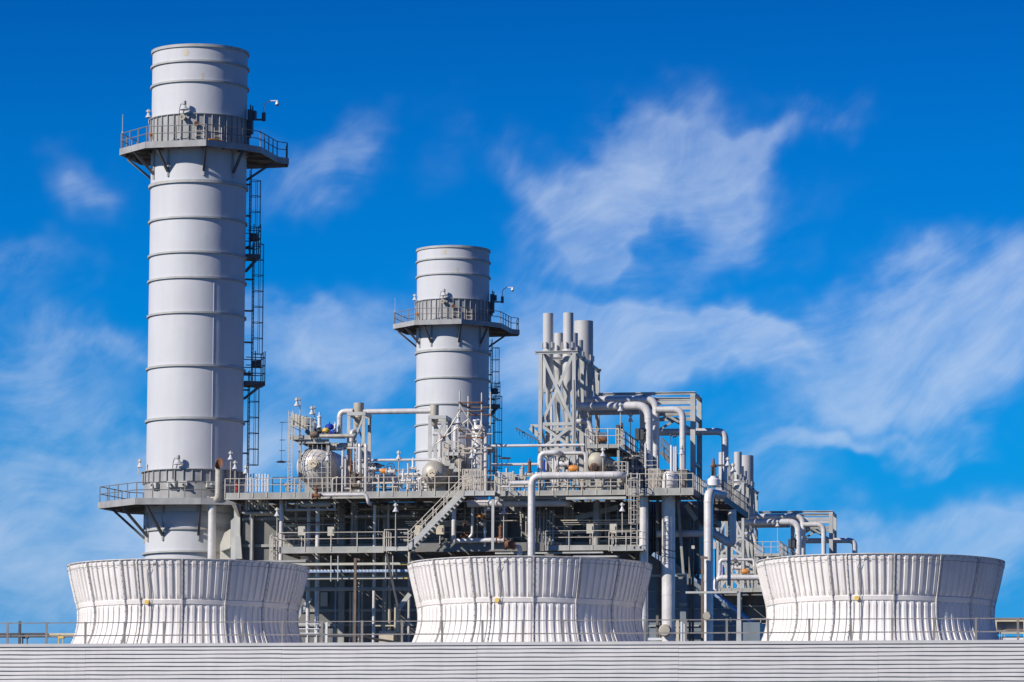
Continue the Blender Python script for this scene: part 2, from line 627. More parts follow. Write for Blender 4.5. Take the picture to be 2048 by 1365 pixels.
# ------------------------------------------------------------------ ground
b = MB().add([(-6000, -300, 0), (6000, -300, 0), (6000, 9000, 0), (-6000, 9000, 0)], [(0, 1, 2, 3)])
tag(b.build('ground', 'ground', loc=(0, 0, 0)), kind='structure')

# ------------------------------------------------------------------ cooling tower cells with louvred wall
VW = 211.8
XL, XR = at(-90, 1290, VW).x, at(2140, 1290, VW).x
ZD = at(1024, 1284.5, VW).z
tower = thing('cooling_tower', 'long pale grey cooling tower block with louvred metal siding carrying three white fan stacks', 'cooling tower', ((XL + XR) / 2, VW + 9, 0))
row = 8.2 * mpp(VW)
edges = [XL] + [at(x, 1300, VW).x for x in (171, 563, 954, 1357, 1756)] + [XR]
rng = random.Random(3)
for i in range(len(edges) - 1):
    x0, x1 = edges[i] + 0.003, edges[i + 1] - 0.003
    dz = (0.0, 0.005, -0.004, 0.007, -0.005, 0.003)[i]
    prof = []
    z = ZD - 0.17 + dz
    k = 0
    while z > 0.3:
        # each board leans out to a lip, then steps back into a dark groove
        prof += [(0.028, z), (0.0, z - row * 0.45), (-0.012, z - row * 0.74), (0.05, z - row * 0.78), (0.105, z - row * 0.80), (0.105, z - row * 0.985)]
        z -= row
        k += 1
    prof.append((0.03, 0.0))
    nx = 40
    vs, fs = [], []
    for j in range(nx + 1):
        x = x0 + (x1 - x0) * j / nx
        for q, (d, zz) in enumerate(prof):
            wob = 0.006 * math.sin(x * 0.9 + q // 6 * 1.7) + 0.004 * math.sin(x * 2.3 + q // 6 * 0.6)
            vs.append((x, VW + d, max(0, zz + wob * (1 if zz > 0.5 else 0))))
    m_ = len(prof)
    for j in range(nx):
        for q in range(m_ - 1):
            fs.append((j * m_ + q, j * m_ + q + 1, (j + 1) * m_ + q + 1, (j + 1) * m_ + q))
    MB().add(vs, fs).build('siding_panel', 'louvre', tower)
bb = MB()
bb.box((XL, VW + 0.2, 0), (XR, VW + 18, ZD - 0.02))
bb.build('casing', 'concrete', tower)
MB().box((XL, VW - 0.05, ZD - 0.15), (XR, VW + 0.19, ZD)).build('edge_trim', 'louvre', tower)
MB().box((XL, VW + 0.2, ZD - 0.012), (XR, VW + 18.05, ZD + 0.02)).build('fan_deck', 'concrete', tower)
# seam screws
sc = MB()
for x in edges[3:4]:
    for k in range(26):
        zz = ZD - 0.3 - k * row * 1.0 + rng.uniform(-.02, .02)
        sc.box((x - 0.009, VW - 0.006, zz), (x + 0.009, VW + 0.01, zz + 0.06))
sc.build('seam_strip', 'dark', tower)

# guard rail along the deck edge
rl = thing('guard_rail', 'long two-bar steel guard rail on top of the louvred wall', 'railing', ((XL + XR) / 2, VW + 0.3, ZD))
xs = []
px0 = 93.0
d0 = (at(171, 1262, VW + .3).x - at(93, 1262, VW + .3).x)
x = at(93, 1262, VW + .3).x - 2 * d0
zr = ZD + 44 * mpp(VW)
b = MB()
b.box((XL, VW + 0.3, zr - 0.05), (XR, VW + 0.33, zr))
b.build('top_rail', 'grail', rl)
zm = ZD + 17.5 * mpp(VW)
b = MB()
b.box((XL, VW + 0.3, zm - 0.04), (XR, VW + 0.33, zm + 0.02))
b.build('middle_rail', 'grail', rl)
pm = MB()
pm.box((-0.055, -0.03, 0), (0.055, 0.028, zr - ZD + 0.02))
pm.box((0.055, -0.03, zr - ZD - 0.06), (0.13, -0.001, zr - ZD - 0.005))
pm.box((0.055, -0.03, zm - ZD - 0.045), (0.16, -0.001, zm - ZD + 0.025))
me = bpy.data.meshes.new('post'); me.from_pydata(pm.v, [], pm.f); me.materials.append(M['grail'])
k = 0
while x < XR:
    if x > XL: at_child('post', me, rl, (x, VW + 0.298, ZD))
    x += d0
# black tape tied to two of the posts
for (xx, lab) in ((171, 'black cord knotted round a guard rail post before the first white fan stack'), (1100, None), (481, None)):
    p = at(xx, 1242, VW + 0.25)

# ------------------------------------------------------------------ white fan stacks
MF = 223.6 / F
ZF = ZD
prof_y = [(1131, 241), (1164, 234), (1190, 227.5), (1217, 221), (1232, 219.6), (1245, 219.8), (1258, 221.5), (1272, 225), (1283, 229.5), (1302, 239)]


def fan_r(h):
    """outer radius at height h above the deck"""
    y = 1302 - h / MF
    for (y0, r0), (y1, r1) in zip(prof_y, prof_y[1:]):
        if y <= y1:
            t = max(-0.1, (y - y0) / (y1 - y0))
            return (r0 + (r1 - r0) * t) * MF
    return prof_y[-1][1] * MF


HT = (1302 - 1131) * MF
HB = (1302 - 1214) * MF            # the girdle
NR = 96


def rib_amp(h):
    if h > HT - 0.05: return 0.0
    if h > HT - 0.11: return (HT - 0.05 - h) / 0.06
    if h > HB + 0.26: return 1.0
    if h > HB + 0.13: return (h - HB - 0.13) / 0.13
    if h > HB - 0.13: return 0.0
    if h > HB - 0.26: return (HB - 0.13 - h) / 0.13
    return 0.8


hs = [0, .2, .45, .7, .95, 1.2, 1.45, 1.7, 1.85, HB - .26, HB - .13, HB - .10, HB + .10, HB + .13, HB + .26, 2.75, 3.0, 3.3, 3.6, 3.9, 4.1, HT - .11, HT - .05, HT]
samp = [(0, 0), (.22, 0), (.30, 1), (.68, 1), (.76, 0)]
# the camera-facing direction of the stack is angle -90 deg + yaw
SEAMS = [1.5, 23.6, 46.2, 68, 90, 112, 134.5, 157, 180, 203, 225, 247, 266, -73, -51.5, -29, -20.3]


def fan_ang(deg):
    return R(-90) + YAW + R(deg)


vs, fs = [], []
na = NR * len(samp)
for h in hs:
    amp = rib_amp(h)
    girdle = 0.06 if HB - 0.11 < h < HB + 0.11 else 0.0
    for i in range(NR):
        for (t, k) in samp:
            w = fan_ang(1.5) + 2 * PI * (i + t) / NR
            rr = fan_r(h) + max(amp * k * 0.09, girdle)
            vs.append((rr * math.cos(w), rr * math.sin(w), h))
for j in range(len(hs) - 1):
    for i in range(na):
        fs.append((j * na + i, j * na + (i + 1) % na, (j + 1) * na + (i + 1) % na, (j + 1) * na + i))
fan_shell = MB().add(vs, fs)
inner = [(fan_r(h) - 0.06, h) for h in hs]
fan_shell.lathe(inner[::-1], (0, 0, 0), 96)


def make_fan(label):
    t = thing('fan_stack', label, 'fan stack', (0, 0, 0), 'white fibreglass fan stacks on the cooling tower')
    fan_shell.build('shell', 'fibre', t)
    MB().lathe([(fan_r(HT) - 0.07, HT - 0.002), (fan_r(HT) + 0.1, HT - 0.002), (fan_r(HT) + 0.1, HT + 0.035), (fan_r(HT) - 0.07, HT + 0.035), (fan_r(HT) - 0.07, HT - 0.002)], (0, 0, 0), 96).build('rim', 'seam', t)
    b = MB()
    n = 120
    b.sweep([((fan_r(HT - .27) + 0.13) * math.cos(2 * PI * i / n), (fan_r(HT - .27) + 0.13) * math.sin(2 * PI * i / n), HT - 0.27 + 0.02 * math.sin(i * 1.9)) for i in range(n + 1)], 0.009, 5, False)
    b.build('band_cable', 'brace', t)
    for dg in SEAMS:
        w = fan_ang(dg)
        e = Vector((math.cos(w), math.sin(w), 0))
        tt = Vector((-math.sin(w), math.cos(w), 0))
        b = MB()
        k = 18
        vv = []
        for i in range(k + 1):
            h = HT * i / k
            r0 = fan_r(h)
            for (q, s_) in ((0.0, -1), (0.135, -1), (0.135, 1), (0.0, 1)):
                vv.append(e * (r0 + q) + tt * s_ * 0.03 + Vector((0, 0, h)))
        ff = []
        for i in range(k):
            for q in range(3):
                ff.append((i * 4 + q, i * 4 + q + 1, i * 4 + q + 5, i * 4 + q + 4))
        b.add(vv, ff)
        o = b.build('seam_flange', 'seam', t)
        if abs(dg) < 75:
            bo = MB()
            for i in range(14):
                h = 0.3 + (HT - 0.5) * i / 13
                c = e * (fan_r(h) + 0.137) + tt * 0.012 + Vector((0, 0, h))
                bo.tube(c - e * 0.01, c + e * 0.02, 0.02, n=6)
            bo.build('bolt_row', 'dark', o)
    # hanging cable and yellow tag
    w = fan_ang(-15)
    e = Vector((math.cos(w), math.sin(w), 0))
    tt = Vector((-math.sin(w), math.cos(w), 0))
    b = MB()
    b.sweep([e * (fan_r(HT - .3) + .14) + tt * .5 + Vector((0, 0, HT - .16)), e * (fan_r(HT - .35) + .14) + tt * .1 + Vector((0, 0, HT - .36))] +
            [e * (fan_r(h) + .14) + tt * .03 * math.sin(h * 3) + Vector((0, 0, h)) for h in (3.8, 3.3, 2.8, 2.4, 1.9, 1.3, .7, .2)], 0.017, 5)
    b.build('hanging_cable', 'dark', t)
    w = fan_ang(-16.5)
    e = Vector((math.cos(w), math.sin(w), 0))
    c = e * (fan_r(HB) + 0.06) + Vector((0, 0, HB - 0.02))
    MB().tube(c, c + e * 0.1, 0.12, n=18).build('yellow_plug', 'yellow', t)
    return t


fan_labels = ['white ribbed fan stack in front of the tall chimney base', 'white ribbed fan stack below the stairway and the pipe bend', 'white ribbed fan stack with nothing but sky beyond its outer flank']
fan0 = make_fan(fan_labels[0])
fan_index = {}
for o in bpy.data.objects:
    if o.parent: fan_index.setdefault(o.parent.name, []).append(o)
VF = VW + 8.5
fan0.location = (at(374.8, 1240, VF).x, VF, ZF)
for xx, lab in ((1059, fan_labels[1]), (1761.3, fan_labels[2])):
    c = copy_tree(fan0, None, None, fan_index)
    c.location = (at(xx, 1240, VF).x, VF, ZF)
    c['label'] = lab

# ------------------------------------------------------------------ tall exhaust chimneys
V1 = 286.9
XS = at(392.3, 700, V1).x
SC = Vector((XS, V1, 0))
MS = mpp(V1, 395)
RS = 96.0 * MS


def zf(y):
    """height of something the photo shows at y on the chimney's near face"""
    return at(398, y, V1 - RS).z


def zc(y):
    return at(398, y, V1).z


def RT(dx, dt, z):
    """chimney point: dx to the camera's right, dt towards the camera, metres"""
    p = SC + RGT * dx - FWD * dt
    return Vector((p.x, p.y, z))


ZT = zc(107)
chim = thing('exhaust_chimney', 'tallest pale grey banded steel chimney, in view from foot to mouth', 'chimney', (SC.x, SC.y, 0), 'twin exhaust chimneys',
             rear='shorter looking banded grey chimney rising behind the scaffold poles')
n = 96
MB().lathe([(RS, 0), (RS, 8), (RS, 20), (RS, 30), (RS, 40), (RS, 50), (RS, ZT), (RS - 0.05, ZT), (RS - 0.05, ZT - 12)], SC, n).build('shell', 'stack', chim)
RING = [(121, .13, .13), (161, .13, .13), (361.5, .15, .2), (433.5, .13, .13), (503, .13, .13), (554, .13, .13), (624, .13, .13), (730, .13, .14), (835.5, .14, .16), (1057, .14, .13), (1103, .2, .12)]
for (y, d, h) in RING:
    z = zf(y)
    MB().lathe([(RS - .01, z - h / 2), (RS + d, z - h / 2), (RS + d, z + h / 2), (RS - .01, z + h / 2)], SC, n).build('stiffener_ring', 'ring', chim)
z = ZT
MB().lathe([(RS, z - .17), (RS + .10, z - .17), (RS + .10, z + .03), (RS - .12, z + .03), (RS - .12, z - .17)], SC, n).build('top_rim', 'ring', chim)
for y0, y1 in ((556, 622), (627, 728), (733, 833), (839, 935)):
    w = R(-90) + YAW + R(24.5)
    e = Vector((math.cos(w), math.sin(w), 0))
    p = SC + e * (RS + .01)
    MB().beam((p.x, p.y, zf(y0)), (p.x, p.y, zf(y1)), 0.03, 0.03).build('weld_seam', 'stack', chim)


def ring_wall(r0, r1, z0, z1, a0, a1, nst, name, m):
    b = MB()
    b.lathe([(r0, z0), (r1, z0), (r1, z1), (r0, z1)], SC, 72, 'z')
    for i in range(nst):
        w = 2 * PI * i / nst + 0.03
        e = Vector((math.cos(w), math.sin(w), 0))
        p = SC + e * (r1 + 0.05)
        b.beam((p.x, p.y, z0 - .001), (p.x, p.y, z1 + .02), 0.06, 0.1)
    return b.build(name, m, chim)


ring_wall(RS - .02, RS + .09, zf(294), zf(228), 0, 0, 40, 'upper_collar', 'collar')
MB().lathe([(RS, zf(228)), (RS + .22, zf(228)), (RS + .22, zf(226.5)), (RS, zf(226.5))], SC, 72).build('collar_cap', 'collar', chim)
ring_wall(RS - .02, RS + .18, zf(962), zf(939), 0, 0, 36, 'lower_collar', 'collar')
MB().lathe([(RS, zf(939)), (RS + .34, zf(939)), (RS + .34, zf(937.4)), (RS, zf(937.4))], SC, 72).build('collar_cap', 'collar', chim)
MB().lathe([(RS, zf(1000)), (RS + .12, zf(1000)), (RS + .12, zf(962)), (RS, zf(962))], SC, 72).build('collar_skirt', 'collar', chim)
MB().lathe([(RS, zf(1046)), (RS + .05, zf(1046)), (RS + .1, zf(1042)), (RS + .1, zf(1026)), (RS, zf(1022))], SC, 72).build('lower_band', 'stack', chim)
# pale stain and ochre scratch near the mouth
for (dx, y, w_, h_) in ((-22, 105, .34, .42), (12, 152, .16, .42)):
    a = math.asin(dx / 96)
    w = R(-90) + YAW + a
    zz = zf(y)
    MB().lathe([(RS + .006, zz - h_ / 2), (RS + .008, zz - h_ / 4), (RS + .008, zz + h_ / 4), (RS + .006, zz + h_ / 2)], SC, 5, 'z', w - w_ / 2 / RS, w + w_ / 2 / RS).build('paint_patch', 'sand', chim)


def poly_r(poly, w):
    """radius of polygon (right, toward) along the angle w measured in that frame"""
    d = (math.cos(w), math.sin(w))
    best = None
    for (x0, y0), (x1, y1) in zip(poly, poly[1:] + poly[:1]):
        ex, ey = x1 - x0, y1 - y0
        den = d[0] * ey - d[1] * ex
        if abs(den) < 1e-9: continue
        t = (x0 * ey - y0 * ex) / den
        u = (x0 * d[1] - y0 * d[0]) / den
        if t > 0 and -1e-6 <= u <= 1 + 1e-6 and (best is None or t > best): best = t
    return best


def ring_deck(poly, z0, z1, name, m, rin):
    angs = sorted(set([2 * PI * i / 60 for i in range(60)] + [math.atan2(y, x) % (2 * PI) for x, y in poly]))
    b = MB()
    vs, fs = [], []
    for w in angs:
        ro = poly_r(poly, w)
        for (r, z) in ((rin, z0), (ro, z0), (ro, z1), (rin, z1)):
            vs.append(RT(r * math.cos(w), r * math.sin(w), z))
    k = len(angs)
    for i in range(k):
        j = (i + 1) % k
        for q in range(4):
            fs.append((i * 4 + q, i * 4 + (q + 1) % 4, j * 4 + (q + 1) % 4, j * 4 + q))
    return b.add(vs, fs).build(name, m, chim)


def platform(poly_px, zdeck, rail_idx, brace_pts, brace_drop, rin, post=1.15):
    poly = [(x * MS, y * MS) for x, y in poly_px]
    ring_deck(poly, zdeck - .10, zdeck, 'platform_deck', 'dsteel', rin)
    # fascia: a band around the edge
    b = MB()
    k = len(poly)
    for i in range(k):
        (x0, y0), (x1, y1) = poly[i], poly[(i + 1) % k]
        p, q = RT(x0, y0, zdeck), RT(x1, y1, zdeck)
        b.beam(p - Vector((0, 0, .17)), q - Vector((0, 0, .17)), 0.06, 0.44)
    o = b.build('fascia', 'collar', chim)
    # joists under the deck
    for i in range(14):
        w = 2 * PI * i / 14 + .1
        ro = poly_r(poly, w) - .05
        MB().beam(RT(math.cos(w) * RS, math.sin(w) * RS, zdeck - .22), RT(math.cos(w) * ro, math.sin(w) * ro, zdeck - .22), 0.07, 0.2).build('joist', 'dsteel', chim)
    pts = [RT(poly[i % k][0] * .985, poly[i % k][1] * .985, zdeck) for i in rail_idx]
    railing(chim, pts, 1.12, post, 'drail', 0.032)
    for (x, y) in brace_pts:
        w = math.atan2(y, x)
        ro = math.hypot(x, y) * MS - .15
        a = RT(math.cos(w) * ro, math.sin(w) * ro, zdeck - .4)
        c = RT(math.cos(w) * (RS + .06), math.sin(w) * (RS + .06), zdeck - brace_drop)
        MB().beam(a, c, 0.16, 0.16).build('brace', 'brace', chim)
        c2 = RT(math.cos(w) * (RS + .05), math.sin(w) * (RS + .05), zdeck - .3)
        MB().beam(c - Vector((0, 0, .35)), c2, 0.12, 0.1).build('brace_plate', 'collar', chim)


ZU = zc(304)
UP = [(-157, 22), (-98, 108), (24, 138), (93, 90), (128, 55), (156, -64), (176, -80), (172, -118), (100, -140), (-20, -150), (-125, -100)]
platform(UP, ZU, [9, 10, 0, 1, 2, 3, 4, 5, 6, 7], [(-150, -30), (-128, 66), (-78, 113), (24, 138), (96, 84), (150, -60), (60, -140)], 1.85, RS)
ZL = zc(1009.5)
LP = [(-188, 25), (-105, 128), (24, 140), (110, 128), (150, 30), (120, -110), (-30, -150), (-140, -100)]
platform(LP, ZL, [6, 7, 0, 1, 2, 3], [(-165, 10), (-140, 70), (-88, 130), (24, 140)], 2.35, RS)

# caged ladder down the side, with two rest platforms
LA = R(-14)                                   # a little behind the camera's right


def LR(r, s_, z):
    """ladder frame: r outwards from the axis, s_ sideways"""
    e = Vector((math.cos(LA), math.sin(LA)))
    t = Vector((-math.sin(LA), math.cos(LA)))
    return RT(e.x * r + t.x * s_, e.y * r + t.y * s_, z)


for (z0, z1, off) in ((zc(508), zc(335), 0.35), (zc(762), zc(480), 0.62), (zc(985), zc(738), 0.42)):
    b = MB()
    for s_ in (-.24, .24):
        b.beam(LR(RS + off, s_, z0), LR(RS + off, s_, z1), 0.05, 0.05)
    k = int((z1 - z0) / .3)
    for i in range(k):
        zz = z0 + .3 * i
        b.beam(LR(RS + off, -.24, zz), LR(RS + off, .24, zz), 0.03, 0.03)
    for i in range(int((z1 - z0) / 2.2) + 1):
        zz = z0 + .6 + 2.2 * i
        if zz < z1: b.beam(LR(RS - .02, 0, zz), LR(RS + off, 0, zz), 0.5, 0.07)
    o = b.build('ladder', 'brace', chim)
    c = MB()
    hoops = int((z1 - z0 - 2.0) / 1.1)
    for i in range(hoops + 1):
        zz = z0 + 2.0 + 1.1 * i
        c.sweep([LR(RS + off + .74 * math.sin(w) * 1.0, -.38 * math.cos(w), zz) for w in [PI * q / 10 for q in range(11)]], 0.024, 5)
    for q in range(0, 11, 2):
        w = PI * q / 10
        c.beam(LR(RS + off + .74 * math.sin(w), -.38 * math.cos(w), z0 + 2.0), LR(RS + off + .74 * math.sin(w), -.38 * math.cos(w), z0 + 2.0 + 1.1 * hoops), 0.03, 0.03)
    c.build('safety_cage', 'brace', o)
for (yd, wout) in ((507, 1.0), (761, 1.42)):
    zz = zc(yd)
    b = MB()
    a, c = RS - .02, RS + wout
    b.add([LR(a, -.75, zz - .3), LR(c, -.75, zz - .3), LR(c, .75, zz - .3), LR(a, .75, zz - .3), LR(a, -.75, zz), LR(c, -.75, zz), LR(c, .75, zz), LR(a, .75, zz)],
          [(3, 2, 1, 0), (4, 5, 6, 7), (0, 1, 5, 4), (1, 2, 6, 5), (2, 3, 7, 6), (3, 0, 4, 7)])
    o = b.build('rest_platform', 'brace', chim)
    b = MB()
    for s_ in (-.7, .7):
        b.beam(LR(RS, s_, zz - 1.25), LR(RS + wout * .8, s_, zz - .3), 0.14, 0.14)
    b.build('bracket', 'brace', o)
    b = MB()
    for hh in (.55, 1.1, 1.65):
        b.sweep([LR(RS + .05, -.72, zz + hh), LR(RS + wout - .03, -.72, zz + hh), LR(RS + wout - .03, .72, zz + hh), LR(RS + .05, .72, zz + hh)], 0.035, 5)
    for (r_, s_) in ((.1, -.72), (wout / 2, -.72), (wout - .03, -.72), (wout - .03, 0), (wout - .03, .72), (wout / 2, .72)):
        b.beam(LR(RS + r_, s_, zz - .1), LR(RS + r_, s_, zz + 2.1), 0.06, 0.06)
    b.box(LR(RS + wout * .45, -.2, zz + 1.0), LR(RS + wout * .8, .3, zz + 1.5))
    b.build('railing', 'brace', o)
# fixtures on the upper collar: ports, cabinet, step ladder
for (dx, y, r_, l_, m_) in ((-23, 236, .17, .5, 'yellow'), (2, 249, .15, .4, 'rust'), (-88, 261, .14, .35, 'orange')):
    a = math.asin(dx / 97)
    w = R(-90) + YAW + a
    e = Vector((math.cos(w), math.sin(w), 0))
    p = SC + e * RS + Vector((0, 0, zf(y)))
    b = MB().tube(p, p + e * l_, r_ * .8, n=12)
    b.tube(p + e * l_ * .8, p + e * l_, r_ * 1.15, n=12)
    b.build('sampling_port', 'tan' if m_ == 'yellow' else m_, chim)
for (dx, y, w_, h_) in ((8, 276, .45, .8), (41, 276, .45, .6)):
    a = math.asin(dx / 97)
    p = RT(math.sin(a) * (RS + .25), math.cos(a) * (RS + .25), zf(y))
    b = MB()
    for q in range(4):
        b.beam(p + RGT * -.25 + Vector((0, 0, -.5 + q * .33)), p + RGT * .25 + Vector((0, 0, -.5 + q * .33)), .04, .04)
    for s_ in (-.25, .25):
        b.beam(p + RGT * s_ + Vector((0, 0, -.6)), p + RGT * s_ + Vector((0, 0, .75)), .05, .05)
    b.build('step_ladder', 'rail', chim)
for (dx, m_) in ((-70, 0), (-36, 0), (-14, 0), (38, 0)):
    a = math.asin(dx / 100)
    e = RGT * math.sin(a) - FWD * math.cos(a)
    p = SC + e * (RS + .2) + Vector((0, 0, zf(969)))
    b = MB()
    t = RGT * math.cos(a) + FWD * math.sin(a)
    b.beam(p - t * .3, p + t * .3, 0.45, 0.42)
    b.tube(p + e * .2, p + e * .5, .09, n=8)
    b.build('instrument_box', 'lsteel', chim)
# dark equipment cluster on the far flank of the upper platform
for (dx, dt, y, w_, h_) in ((104, 20, 247, .35, 1.7), (108, 16, 232, .5, .5), (101, 22, 262, .3, .8)):
    p = RT(dx * MS, dt * MS, zc(y))
    b = MB().box((p.x - w_ / 2, p.y - .2, p.z - h_ / 2), (p.x + w_ / 2, p.y + .2, p.z + h_ / 2))
    b.tube(p - Vector((0, 0, h_ / 2 + .3)), p + Vector((0, 0, h_ / 2 + .35)), .05, n=6)
    b.build('analyser_box', 'dark', chim)


def floodlight(label, base, h, side=0.0, gn=None, rear=None, m='lsteel', back=0.0):
    """pole lamp: pole, ballast drum, flared shade hung below it"""
    base = Vector(base)
    t = thing('floodlight', label, 'floodlight', base, gn or 'white floodlights on poles', rear)
    top = base + Vector((0, 0, h))
    b = MB().tube(base, top + Vector((0, 0, .12)), 0.032, n=6)
    c = top + RGT * side
    b.beam(top + Vector((0, 0, .08)), c + Vector((0, 0, .08)), 0.05, 0.05)
    b.build('pole', 'rail', t)
    b = MB().lathe([(0.0, .09), (.08, .09), (.11, .04), (.11, -.1), (.06, -.14)], c, 14)
    b.box((c.x - .15, c.y - .07, c.z - .05), (c.x + .15, c.y + .07, c.z + .02))
    b.build('ballast', m, t)
    MB().lathe([(.05, -.13), (.07, -.18), (.11, -.28), (.22, -.46), (.21, -.46), (.10, -.28), (.045, -.16)], c, 16).build('shade', 'shade', t)
    return t


# gooseneck lamps, mast and camera arm belonging to the chimney's platforms
def gooseneck(label, dx, y0, y1, rear=None):
    a = math.asin(dx / 100)
    e = RGT * math.sin(a) - FWD * math.cos(a)
    p = SC + e * (RS + .22)
    p.z = zf(y0)
    q = p.copy(); q.z = zf(y1)
    t = thing('floodlight', label, 'floodlight', p, 'gooseneck lamps on the chimney collars', rear)
    k = RGT * .5 + e * .35
    b = MB().sweep([p, p + (q - p) * .6, p + (q - p) * .85 + k * .12, q + k * .35, q + k * .8, q + k], .03, 6)
    b.build('pole', 'drail', t)
    c = q + k + Vector((0, 0, .06))
    MB().lathe([(0, .14), (.13, .12), (.15, 0), (.15, -.12), (.08, -.18)], c, 14).build('ballast', 'ring', t)
    MB().lathe([(.07, -.15), (.13, -.2), (.22, -.38), (.34, -.5), (.32, -.5), (.2, -.37), (.06, -.2)], c, 16).build('shade', 'shade', t)


gooseneck('gooseneck lamp curving up from the high collar of the tallest chimney', -33, 262, 209, 'gooseneck lamp curving up from the collar of the shorter chimney')
gooseneck('gooseneck lamp on the low collar of the tall chimney, near its foot', -35, 958, 917)
p = RT(-100 * MS, 20 * MS, zc(252))
floodlight('white floodlight at the outer end of the high collar on the tall chimney', p, .9, -.05, rear='white floodlight on the outer end of the shorter chimney collar')
p = RT(-108 * MS, 40 * MS, zc(955))
floodlight('white floodlight clinging to the outer side of the low chimney collar', p, 1.0, .1)
p = RT(-153 * MS, 18 * MS, ZU)
tag(MB().tube(p, p + Vector((0, 0, 1.3)), .05, n=6).tube(p + Vector((0, 0, 1.3)), p + Vector((0, 0, 2.5)), .022, n=5).build('whip_antenna', 'rail'),
    'thin whip antenna at the outer corner of the tall chimney platform', 'antenna', None, None, 'thin whip antenna at the outer corner of the shorter chimney platform')
p = RT(106 * MS, 22 * MS, zc(243))
t = thing('security_camera', 'white curved arm holding a dome security camera beside the tall chimney', 'security camera', p, 'dome cameras on curved arms', rear='white curved arm holding a dome camera beside the shorter chimney')
q = p + RGT * .85
MB().beam(p, q, .1, .12).box(q - Vector((.12, .1, .1)), q + Vector((.12, .1, .5))).build('bracket', 'dark', t)
b = MB().sweep([q + Vector((0, 0, .4)), q + Vector((0, 0, .95)), q + RGT * .12 + Vector((0, 0, 1.2)), q + RGT * .4 + Vector((0, 0, 1.32)), q + RGT * .95 + Vector((0, 0, 1.34))], .045, 8)
b.build('arm', 'white', t)
c = q + RGT * .92 + Vector((0, 0, 1.1))
MB().lathe([(0, .25), (.06, .2), (.12, .1), (.13, -.02)], c, 12, caps=(False, True)).build('housing', 'white', t)
MB().ball(c - Vector((0, 0, .03)), .115, 12).build('dome', 'dark', t)
# orange tarp roll on the deck
p0, p1 = RT(28 * MS, 128 * MS, ZU + .12), RT(60 * MS, 108 * MS, ZU + .06)
tag(MB().sweep([p0, (p0 + p1) / 2 + Vector((0, 0, .05)), p1], [.06, .09, .05], 7).build('hose_roll', 'orange'), 'orange hose lying along the high deck of the tall chimney', 'hose')

# ------------------------------------------------------------------ boiler casing behind the walkways
V0 = 281.5
GZ = 0.0
cx0, cx1 = at(484, 1100, V0).x, at(1296, 1100, V0).x
ztop = at(900, 1004, V0).z
cas = thing('boiler_casing', 'huge grey plate boiler casing behind the walkways and pipes', 'boiler', ((cx0 + cx1) / 2, V0 + 5, 0), None, 'grey plate casing of the rear boiler beyond the pipe bridge')
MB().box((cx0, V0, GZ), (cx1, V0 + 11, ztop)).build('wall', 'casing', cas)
for y in (1036, 1090, 1150, 1221, 1250):
    z = at(800, y, V0).z
    MB().box((cx0 + .01, V0 - .16, z - .09), (cx1 - .01, V0 - .003, z + .09)).build('stiffener', 'steel', cas)
for (x, w, m) in ((503, 7, 'casing'), (684, 12, 'steel'), (770, 9, 'steel'), (905, 9, 'steel'), (1010, 9, 'steel'), (1137, 12, 'lsteel'), (1215, 9, 'steel'), (1283, 8, 'steel')):
    p = at(x, 1120, V0 - .5)
    MB().hcol((p.x, V0 - .6, 0), (p.x, V0 - .6, ztop), w * mpp(V0), .42, .06).build('column', m, cas)
# steel junction between chimney and boiler
jn = thing('flue_junction', 'pale grey stepped flue casing between the tall chimney and the boiler wall', 'flue', (at(466, 1100, V0).x, V0 + 3, 0))
MB().prism(pxpoly([(440, 1420), (440, 1090), (449, 1066), (461, 1058), (461, 1120), (461, 1420)], V0 + .8), V0 + .8, V0 + 8).build('side_panel', 'beige', jn)
MB().prism(pxpoly([(461.5, 1420), (461.5, 1042), (468, 1036), (468, 1004), (480, 1004), (480, 1420)], V0 - .3), V0 - .3, V0 + 8).build('column', 'lsteel', jn)
MB().prism(pxpoly([(469, 1118), (469, 1072), (480.5, 1072), (484, 1118)], V0 - .6), V0 - .6, V0 - .31).build('stiffener', 'lsteel', jn)
MB().prism(pxpoly([(463, 1010), (470, 1003), (480, 1034), (476, 1034)], V0 - .8), V0 - .8, V0 - .32).build('gusset', 'dsteel', jn)
MB().prism(pxpoly([(441, 1100), (460, 1094), (460, 1097), (441, 1103)], V0 + .3), V0 + .3, V0 + .79).build('ledge', 'lsteel', jn)


